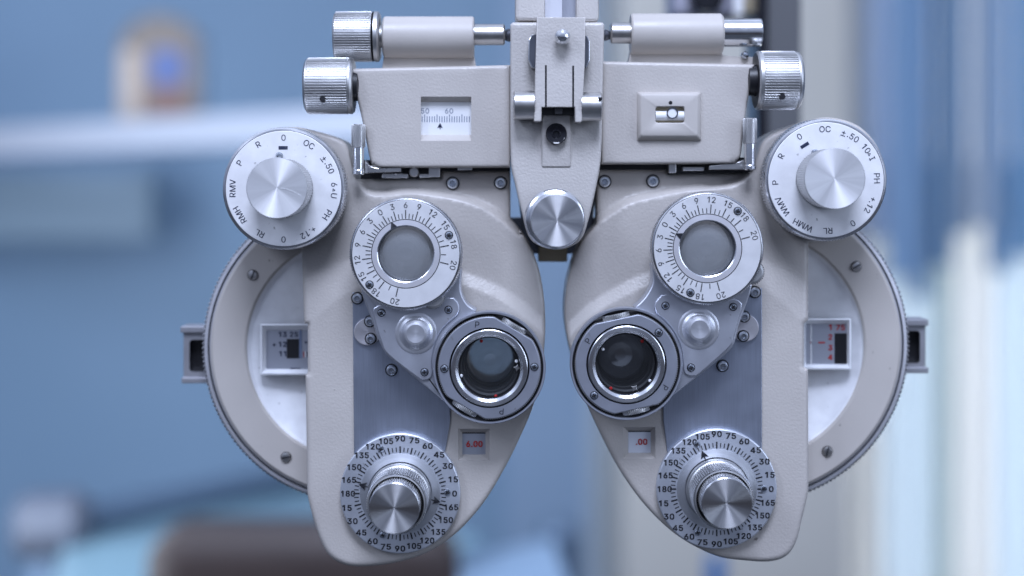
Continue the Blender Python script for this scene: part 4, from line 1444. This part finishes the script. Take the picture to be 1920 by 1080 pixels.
# --- cross cylinder lenses
def cross_cylinder(c, rot, first, closed, dots, star, power):
    cx, cy = c
    fd = JD
    mb = MB()
    lathe(mb, cx, cy, fd, [(101, 4), (105, 40), (106, 66), (106, 76), (104.8, 78), (101.8, 77.8), (101.2, 68, 1), (96, 66, 1), (76, 66, 1), (74, 60, 1), (74, 30, 1)], 128)
    o = mb.build('cross_cylinder', ['ringface', 'black'], PH, 'round lens holder with a lettered ring')
    # serrated ring
    mb = MB()
    knurl(mb, cx, cy, fd, 97.2, 67, 79, 150, 1.4, 0, 0.4)
    lathe(mb, cx, cy, fd, [(95.5, 79), (76.2, 79)], 96)
    fl = rot + 46.5

    def ringpts(r, n=144):
        out = []
        for i in range(n):
            a = 360 * i / n
            q = r
            for f in (fl, fl + 180):
                cs = math.cos(math.radians(a - f))
                if cs > 0.2:
                    q = min(q, 86 / cs) if 86 / cs < r else q
            out.append(polar(cx, cy, q, a))
        return out
    mb = MB()
    Ro, Ri = ringpts(95.3), [polar(cx, cy, 76, 360 * i / 144) for i in range(144)]
    Rs = ringpts(97.0)
    kk = kf(fd) * S

    def wr(q, d):
        return [Vector(((u - VX) * kk, -d * S, -(w - VY) * kk)) for u, w in q]
    # toothed edge under the face ring
    T = []
    n = 144
    Rt = []
    for i in range(n * 2):
        a = 360 * i / (n * 2)
        q = 97.4 if i % 2 else 95.8
        for f in (fl, fl + 180):
            cs = math.cos(math.radians(a - f))
            if cs > 0.2 and 87 / cs < q:
                q = 87 / cs
        Rt.append(polar(cx, cy, q, a))
    loft(mb, [wr(Rt, 67), wr(Rt, 79.5), wr([polar(cx, cy, 80, 360 * i / (2 * n)) for i in range(2 * n)], 79.6)], 1, False)
    loft(mb, [wr(Ro, 78), wr(Ro, fd - 1), wr(inset(Ro, 1.2), fd), wr(Ri, fd), wr([polar(cx, cy, 75.2, 360 * i / 144) for i in range(144)], fd - 1.2), wr([polar(cx, cy, 75.2, 360 * i / 144) for i in range(144)], 66)], 0, False)
    for a in (rot, rot + 180):
        x, y = polar(cx, cy, 84.5, a)
        text(mb, 'P', x, y, fd + 0.6, 11.5, a + (20 if first else 0), 2)
    mb.build('face_ring', ['ringface', 'knurl', 'ink_black'], o)
    mb = MB()
    lathe(mb, cx, cy, fd, [(73, 40, 1), (73, fd - 3), (72, fd + 1.5), (70.5, fd + 2.2), (64, fd + 2.2), (58.8, fd - 2), (57.6, fd - 6, 1), (57, 62, 1), (57, 58)], 96)
    if power:
        x, y = polar(cx, cy, 66.5, -57)
        text(mb, power, x, y, fd + 2.8, 7.0, -57, 2, False, 0.95)
    mb.build('lens_ring', ['turned', 'black', 'ink_black'], o)
    # barrel
    mb = MB()
    lathe(mb, cx, cy, fd, [(57.2, fd - 8), (56.5, 48), (53, 46), (52.5, 20), (50.5, 18), (50, -20), (47.5, -22), (47, -62), (44.6, -64), (44.4, -150)], 80)
    mb.build('barrel', 'barrel_black', o)
    mb = MB()
    lathe(mb, cx, cy, fd, [(54.5, 64), (30, 66), (0, 67)], 48)
    mb.build('front_lens', 'glass_clear', o)
    mb = MB()
    lathe(mb, cx, cy, fd, [(47.6, -58, 1), (46.6, -52, 1), (45, -50, 1), (44, -56, 0)] + ([(36, -63), (24, -69), (12, -72), (0, -73)] if closed else [(36, -49), (24, -43.5), (12, -40.5), (0, -39.5)]), 64)
    if closed:
        lathe(mb, cx, cy, fd, [(46, -84, 2), (0, -84, 2)], 48)
    mb.build('rear_lens', ['glass_grey' if closed else 'glass_blue', 'darksteel', 'black' if not closed else 'darkgrey'], o)
    for f in (fl, fl + 180):
        t = math.radians(f)
        axis = (math.sin(t), 0, math.cos(t))
        x, y = polar(cx, cy, 91, f)
        mbw = MB()
        p = W(x, y, fd)
        p.y = -(fd - 28) * S
        a_ = Vector(axis)
        knurl_w(mbw, p - a_ * 4.5 * S, axis, 28 * S, 0, 9 * S, 46, 2.0 * S, 0, 0.8 * S)
        lathe_w(mbw, p - a_ * 4.5 * S, axis, [(0, 0.4 * S), (26.4 * S, 0.4 * S), (26.4 * S, 8.6 * S), (0, 8.6 * S)], 40)
        mbw.build('thumb_wheel', 'knurl', o)
    for a in (rot - 75.5, rot + 104.5):
        x, y = polar(cx, cy, 84.5, a)
        cross_screw(x, y, fd, 6.3, o, a + 20)
    for (x, y, m) in dots:
        mb = MB()
        lathe(mb, x, y, 68, [(3.2, 64), (3.2, 67.5), (2.2, 68.6), (0, 69)], 14)
        mb.build('index_dot', m, o)
    mb = MB()
    st = []
    for i in range(8):
        st.append(polar(star[0], star[1], 7.5 if i % 2 == 0 else 3.4, i * 45 + star[2]))
    slab(mb, st, 63, 68, 0.6, 0)
    mb.build('index_star', 'nickel', o)
    return o


cross_cylinder(JL, -15.6, True, False, [(902.4, 639.5, 'reddot'), (929.5, 743, 'reddot'), (968.3, 677.7, 'white'), (864.5, 705, 'white')], (969.5, 690, 10), '±0.25')
cross_cylinder(JR, -58.7, False, True, [(1204.5, 640, 'reddot'), (1145.5, 728.5, 'reddot'), (1130.5, 655, 'white'), (1219, 714.4, 'white')], (1190, 728.5, 30), None)


# --- cylinder axis dials
def axis_dial(c, cap_c, screws, arrows):
    cx, cy = c
    fd = 17
    mb = MB()
    lathe(mb, cx, cy, fd, [(112.6, 0), (113, fd - 3), (112.2, fd - 1, 2), (110.4, fd, 0), (0, fd)], 128)
    for i in range(72):
        a = i * 5
        maj = i % 3 == 0
        tick(mb, cx, cy, fd + 0.6, 76 if maj else 78, 88.5 if maj else 86.5, a, 2.7 if maj else 1.7, 1)
    for k in range(24):
        a = k * 15
        v = (90 - a) % 180
        if a == 270:
            v = 180
        if a == 90:
            v = 0
        s = str(v)
        r = 103.2 - (2.5 if len(s) == 3 and 50 < a % 180 < 130 else 0)
        x, y = polar(cx, cy, r - (1.5 if len(s) == 3 else 0), a)
        if a % 180 == 90:
            x += -1 if a == 90 else 1.5
        text(mb, s, x, y, fd + 0.6, 10.6, 0, 1, True, 1.08 if len(s) < 3 else 1.0)
    o = mb.build('axis_dial', ['axis', 'ink_black', 'axis'], PH)
    mb = MB()
    lathe(mb, cx, cy, fd, [(75.5, fd - 1), (75, fd + 1.2), (68, fd + 2.6), (63, fd + 3.8), (60.5, fd + 4.4)], 96)
    for (x, y, a) in arrows:
        arrow(mb, x, y, fd + 4.6, 15, a, 1, True)
    mb.build('dial_dish', ['dish_ring', 'ink_black'], o)
    d1 = 106
    f = (d1 - fd) / (D - d1)
    c1 = reproj(cx, cy, fd, d1)
    mb = MB()
    lathe(mb, *c1, d1, [(60.8, fd + 2), (60.2, fd + 16), (58, fd + 20), (55, fd + 22), (54, d1 - 20)], 96, 0)
    knurl(mb, *c1, d1, 57.4, fd + 21, d1 - 3, 76, 2.6, 0, 0.8)
    lathe(mb, *c1, d1, [(55.4, d1 - 3), (54.4, d1 - 0.6), (52.0, d1, 1), (51.0, d1 - 2, 1), (50.5, d1 - 14, 1), (40, d1 - 14)], 96)
    mb.build('axis_knob', ['knurl', 'black'], o)
    d2 = 151
    r2 = 48.2
    mb = MB()
    lathe(mb, *cap_c, d2, [(r2 - 1.8, d1 - 16), (r2 - 1.8, d2 - 8), (r2 - 0.5, d2 - 4), (r2, d2 - 3), (r2, d2 - 1), (r2 - 1.2, d2)], 96, 1)
    knurl(mb, *cap_c, d2, r2 - 0.2, d1 - 16, d2 - 6, 66, 2.4, 0, 0.6)
    mb.build('cylinder_knob', ['knurl', 'turned'], o)
    mb = MB()
    lathe(mb, *cap_c, d2, [(r2 - 1.2, d2), (r2 * 0.6, d2 - 0.8), (r2 * 0.25, d2 - 1.4), (1.2, d2 - 1.8), (0, d2 - 2.6)], 128)
    mb.build('knob_face', 'cap', o)
    for i, (x, y) in enumerate(screws):
        cross_screw(x, y, fd, 6, o, 30 * i + 10, False)
    return o


axis_dial((750.2, 925.5), (739, 953.5), [(714, 842.5), (838.5, 923.5), (717.5, 1004)], [(681, 911, -75), (817.5, 939.5, 105)])
axis_dial((1344, 917), (1363, 944), [(1307.5, 834), (1432.5, 916.5), (1308.5, 999)], [(1319.4, 853.5, -22)])

# --- upper housings
mb = MB()
hole = rect(789, 181, 883.5, 264)
hl = spline([(656, 129, 1), (957, 122, 1), (957, 314, 1), (712, 314), (700, 309), (694, 300), (678, 220)], 8)
zero = lambda p: np.full(len(p), 8.0)
shell(mb, hl, zero, -120, 9, 6, [hole])
pocket(mb, hole, 8, rect(789, 192, 884, 252), -9)
LH = mb.build('upper_housing', 'paint', PH, angle=50)
mb = MB()
flat(mb, rect(786, 188, 886, 254), -8, 0)
for i in range(20):
    x = 791.5 + i * 4.66
    maj = i in (1, 6, 11, 16)
    flat(mb, rect(x - 0.7, 214.5 if maj else 218, x + 0.7, 229), -7.5, 1)
text(mb, '50', 797, 208, -7.5, 9.5, 0, 1, False, 1.05)
text(mb, '60', 842, 208, -7.5, 9.5, 0, 1, False, 1.05)
arrow(mb, 825, 236.5, -7.5, 10, 0, 2, True)
mb.build('distance_scale', ['white', 'ink_blue', 'ink'], LH)
mb = MB()
hr = spline([(1128, 115, 1), (1415, 121, 1), (1400, 200), (1392, 265), (1388, 294), (1378, 304), (1365, 307), (1128, 308, 1)], 8)
shell(mb, hr, zero, -120, 9, 6)
RH = mb.build('upper_housing', 'paint', PH, angle=50)
mb = MB()
R = []
for q, d in ((rect(1194.5, 172.5, 1315, 264, 3, 3), 6), (rect(1195, 173, 1314.5, 263.5, 3, 3), 11), (rect(1201, 177, 1308, 255, 4, 3), 21), (rect(1203, 179, 1306, 253, 4, 3), 22)):
    R.append([W(p[0], p[1], d) for p in q])
hq = rect(1229, 200, 1283, 230.5, 4, 3)
R.append([W(p[0], p[1], 22) for p in rect(1227.5, 198.5, 1284.5, 232, 4, 3)])
R.append([W(p[0], p[1], 20.5) for p in hq])
R.append([W(p[0], p[1], 8) for p in rect(1230, 201, 1282, 229.5, 4, 3)])
loft(mb, R, 0, False)
lathe(mb, 1257.2, 192.5, 22, [(3.4, 22.6, 1), (0, 22.7, 1)], 16)
bz = mb.build('level_bezel', ['paint_lo', 'black'], RH)
mb = MB()
flat(mb, hq, 10, 0)
lathe_x(mb, 217, 12, [(1229, 0), (1229, 9), (1283, 9), (1283, 0)], 24, 1)
lathe(mb, 1261, 212, 24, [(11, 20.5, 2), (11, 22, 2), (8.6, 22, 2), (8.6, 20.8, 3), (0, 20.8, 3)], 32)
mb.build('level_vial', ['brass', 'white', 'darksteel', 'white'], RH)

# tubes, rods and levelling knobs
mb = MB()
ty, tdp = 70, -40
lathe_x(mb, ty, tdp, [(719, 0), (719, 36), (722, 39), (886, 39), (889, 37), (889, 0)], 64)
slab(mb, [(720, 100), (888, 100), (893, 126), (899, 131), (716, 131)], -70, -38, 2, 0)
o = mb.build('spindle_tube', 'paint_lo', PH)
mb = MB()
lathe_x(mb, 65, tdp, [(885, 0), (885, 20), (944, 20), (947, 17), (947, 0)], 40)
mb.build('spindle', 'nickel', o)
mb = MB()
lathe_x(mb, 66, tdp, [(945, 0), (945, 7), (948, 10), (953, 12.5), (960, 11), (966, 8), (970, 0)], 24)
mb.build('ball_end', 'darksteel', o)
mb = MB()
knurl_x(mb, 68.7, tdp, 47, 630, 698, 60, 2.8, 0, 1.5)
lathe_x(mb, 68.7, tdp, [(628, 0), (628, 43), (631, 45.6), (698, 45.6), (699, 47, 1), (700, 47, 1), (701.5, 44.5, 1), (703, 47.5), (710, 47), (713, 42), (713, 22), (722, 20), (722, 0)], 72)
mb.build('levelling_knob', ['knurl', 'black'], o)
mb = MB()
kd = -10
knurl_x(mb, 161, kd, 53, 578, 655, 64, 2.8, 0, 1.5)
lathe_x(mb, 161, kd, [(573, 0), (573, 46), (577, 51.5), (655, 51.5), (656, 53), (660, 53), (664, 50), (664, 30, 1), (672, 28, 1), (680, 0, 1)], 72)
lathe(mb, 605, 186, kd + 45, [(5.6, kd + 40, 1), (5.4, kd + 48.8, 1), (0, kd + 48.9, 1)], 20)
mb.build('levelling_knob', ['knurl', 'black'], LH, 'ridged knob with a small set screw hole')

mb = MB()
lathe_x(mb, 64, tdp, [(1182, 0), (1182, 36), (1185, 38.5), (1350, 38.5), (1354, 35), (1354, 0)], 64)
slab(mb, [(1182, 96), (1352, 96), (1357, 104), (1415, 107), (1415, 126), (1168, 126), (1178, 118)], -70, -38, 2, 0)
o = mb.build('spindle_tube', 'paint_lo', PH)
mb = MB()
lathe_x(mb, 62, tdp, [(1144, 0), (1144, 17), (1147, 20), (1190, 20), (1190, 0)], 40)
mb.build('spindle', 'nickel', o)
mb = MB()
lathe_x(mb, 66, tdp, [(1120, 0), (1128, 8), (1135, 11), (1141, 9), (1147, 5), (1147, 0)], 24)
mb.build('ball_end', 'darksteel', o)
mb = MB()
lathe_x(mb, 61, tdp, [(1350, 0), (1350, 26), (1354, 27), (1424, 27), (1427, 25), (1427, 0)], 56)
mb.build('end_sleeve', 'chrome', o)
mb = MB()
lathe(mb, 1397, 103, -30, [(7, -40), (7, -30), (4, -26), (0, -25)], 16)
mb.build('screw', 'screw', o)
mb = MB()
knurl_x(mb, 151, kd, 55, 1426, 1490, 66, 2.8, 0, 1.5)
lathe_x(mb, 151, kd, [(1395, 0, 1), (1402, 28, 1), (1416, 30, 1), (1416, 52), (1419, 55), (1425, 55), (1426, 53.4), (1491, 53.4), (1493, 54), (1496, 52.5), (1500, 47), (1500, 0)], 72)
lathe(mb, 1466.5, 181, kd + 45, [(5.8, kd + 40, 1), (5.6, kd + 49.3, 1), (0, kd + 49.4, 1)], 20)
mb.build('levelling_knob', ['knurl', 'black'], RH, 'ridged knob with a small set screw hole')

# convergence levers
for (x, y0, ym, y1, par) in ((672, 233, 276, 328, LH), (1406, 221.5, 269, 319, RH)):
    mb = MB()
    dl = 20
    knurl_z(mb, x, dl, 13.2, y0 + 1, ym, 22, 2.0, 0, 1)
    lathe_z(mb, x, dl, [(y0, 0), (y0, 10), (y0 + 2, 12), (ym, 12), (ym + 1, 10.6, 1), (y1 - 10, 10.6, 1), (y1 - 8, 11.6, 1), (y1 - 2, 11.6, 1), (y1, 9.5, 1), (y1, 0, 1)], 32)
    mb.build('lever_post', ['knurl', 'chrome'], par)

# slides in the gap under the upper housings
mb = MB()
slab(mb, rect(676, 300, 957, 340), -118, -44, 0, 1)
slab(mb, [(684, 300), (694, 312), (706, 315), (752, 315), (752, 322), (684, 325)], -60, 2, 1, 0)
slab(mb, rect(804, 308, 825, 332, 1.5), -60, -14, 1, 0)
slab(mb, rect(716, 326, 765, 334, 1.5), -60, -22, 1, 0)
slab(mb, rect(786, 326, 806, 333, 1.5), -60, -22, 1, 0)
lathe(mb, 776, 322, -20, [(10, -60), (10, -24), (8, -21), (0, -21)], 20, 0)
slab(mb, rect(858, 313, 885, 319, 1.5), -60, -10, 1, 0)
mb.build('slide_rail', ['nickel', 'black'], PH)
mb = MB()
slab(mb, rect(1120, 295, 1412, 332), -118, -44, 0, 1)
slab(mb, [(1378, 306), (1408, 296), (1410, 318), (1330, 318), (1330, 311)], -60, 2, 1, 0)
slab(mb, rect(1254, 306, 1268, 324, 1.5), -60, -14, 1, 0)
slab(mb, rect(1280, 313, 1320, 320, 1.5), -60, -22, 1, 0)
mb.build('slide_rail', ['nickel', 'black'], PH)

# --- centre bracket
mb = MB()
bp = spline([(957, 46, 1), (962, 42, 1), (1129, 42, 1), (1133, 46, 1), (1130, 180), (1127, 290), (1119, 345), (1104, 410), (1090, 448), (1066, 464), (1043, 468), (1014, 462), (994, 448), (984, 420), (966, 345), (958, 300), (957, 180)], 7)
shell(mb, bp, lambda p: np.full(len(p), 46.0), -100, 8, 6)
CB = mb.build('centre_bracket', 'bracket', PH, angle=50)
mb = MB()
R = []
bq = rect(1015, 212, 1071, 314, 4, 3)
for t, d in ((-1, 44), (1, 58), (3, 62)):
    q = np.array(inset(bq, t))
    R.append([W(p[0], p[1], d if p[1] < 285 else 44 + (d - 44) * 0.25) for p in q])
loft(mb, R, 0)
mb.build('lock_block', 'bracket', CB)
mb = MB()
lathe(mb, 1043, 251, 62, [(20, 55), (20, 64), (18.5, 66), (16, 65), (9, 63.5), (7.5, 64.5), (6, 64.5), (4.5, 60), (0, 60)], 40)
mb.build('lock_screw', 'gloss_black', CB)
mb = MB()
cl = [(1006.7, 32), (1098, 32), (1096.5, 120), (1091.5, 226), (1089, 229.5), (1080, 229.5), (1078, 227), (1077.5, 201), (1015.8, 201), (1015.5, 225), (1013, 228), (1003, 228), (1001, 226), (1004, 120)]
slab(mb, cl, 60, 94, 2.2, 0)
flat(mb, rect(1021.9, 122, 1025.2, 201.5), 94.4, 1)
flat(mb, rect(1073, 123, 1076.4, 201.5), 94.4, 1)
slab(mb, rect(1015.5, 199, 1078, 216), 50, 68, 0, 1)
slab(mb, rect(1040, 201, 1055, 214), 66, 86, 1, 1)
cp = mb.build('clamp', ['bracket', 'black'], CB)
mb = MB()
lathe(mb, 1054.4, 69, 110, [(7, 92), (7, 98), (12, 101), (14.6, 107), (15, 112), (13.5, 119), (10, 124), (5, 127), (0, 128)], 32)
mb.build('clamp_ball', 'chrome', CB)
for (x0, x1, sg) in ((963, 1002, -1), (1090, 1128, 1)):
    mb = MB()
    yy = 197 if sg < 0 else 200
    e0, e1 = (x0, x1) if sg < 0 else (x1, x0)
    lathe_x(mb, yy, 72, [(e0, 0), (e0, 25), (e0 - sg * 2, 27.2), (e1, 27.2), (e1, 0)], 44)
    if sg > 0:
        slab(mb, rect(1122, 182, 1129, 187), 80, 101, 0.5, 1)
    mb.build('hinge_pin', ['nickel', 'black'], CB)
for pts in ([(1004, 64), (996, 66), (991, 76), (990, 112), (996, 126), (1004, 128)], [(1098, 66), (1102, 68), (1106, 78), (1106, 112), (1103, 122), (1098, 128)]):
    mb = MB()
    slab(mb, pts, 44, 74, 1, 0)
    slab(mb, [(p[0] + (2.5 if p[0] < 1050 else -2.5), p[1]) for p in pts], 70, 74.6, 0, 1)
    mb.build('clip', ['chrome', 'darksteel'], CB)
mb = MB()
lathe(mb, 1040.5, 410.5, 86, [(56.5, 44), (57.5, 76), (57, 84), (54, 88), (50, 90), (46, 91)], 96)
lathe(mb, 1044.5, 413.5, 128, [(49, 88), (49.5, 122), (50.6, 124), (50.4, 126), (48.6, 127.5)], 96, 0)
o = mb.build('locking_knob', ['turned'], CB)
mb = MB()
lathe(mb, 1044.8, 413.7, 128, [(48.8, 127.4), (30, 127), (12, 126.6), (1.2, 126.3), (0, 125.5)], 128)
mb.build('knob_face', 'cap', CB)

# rear link between the two banks
mb = MB()
slab(mb, [(940, 408), (1140, 408), (1140, 470), (1068, 476), (1003, 476), (940, 470)], -170, -130, 3, 0)
slab(mb, [(966, 322), (978, 322), (1006, 470), (984, 470)], -130, -110, 2, 0)
slab(mb, [(1122, 322), (1110, 322), (1082, 470), (1104, 470)], -130, -110, 2, 0)
o = mb.build('rear_link', 'darksteel', PH)
mb = MB()
slab(mb, rect(1009, 462, 1064, 491, 2), -170, -120, 2, 0)
mb.build('link_block', 'brass', o)

# mounting post
mb = MB()
slab(mb, rect(966, -160, 1022, 39, 9), -60, 40, 6, 0)
slab(mb, rect(1080, -160, 1123, 41, 9), -60, 40, 6, 0)
slab(mb, rect(1020, -160, 1054, 36), -60, 26, 0, 1)
slab(mb, rect(1053, -160, 1083, 36), -60, 16, 0, 2)
mb.build('mounting_post', ['bracket', 'post_inset', 'readout'], PH)
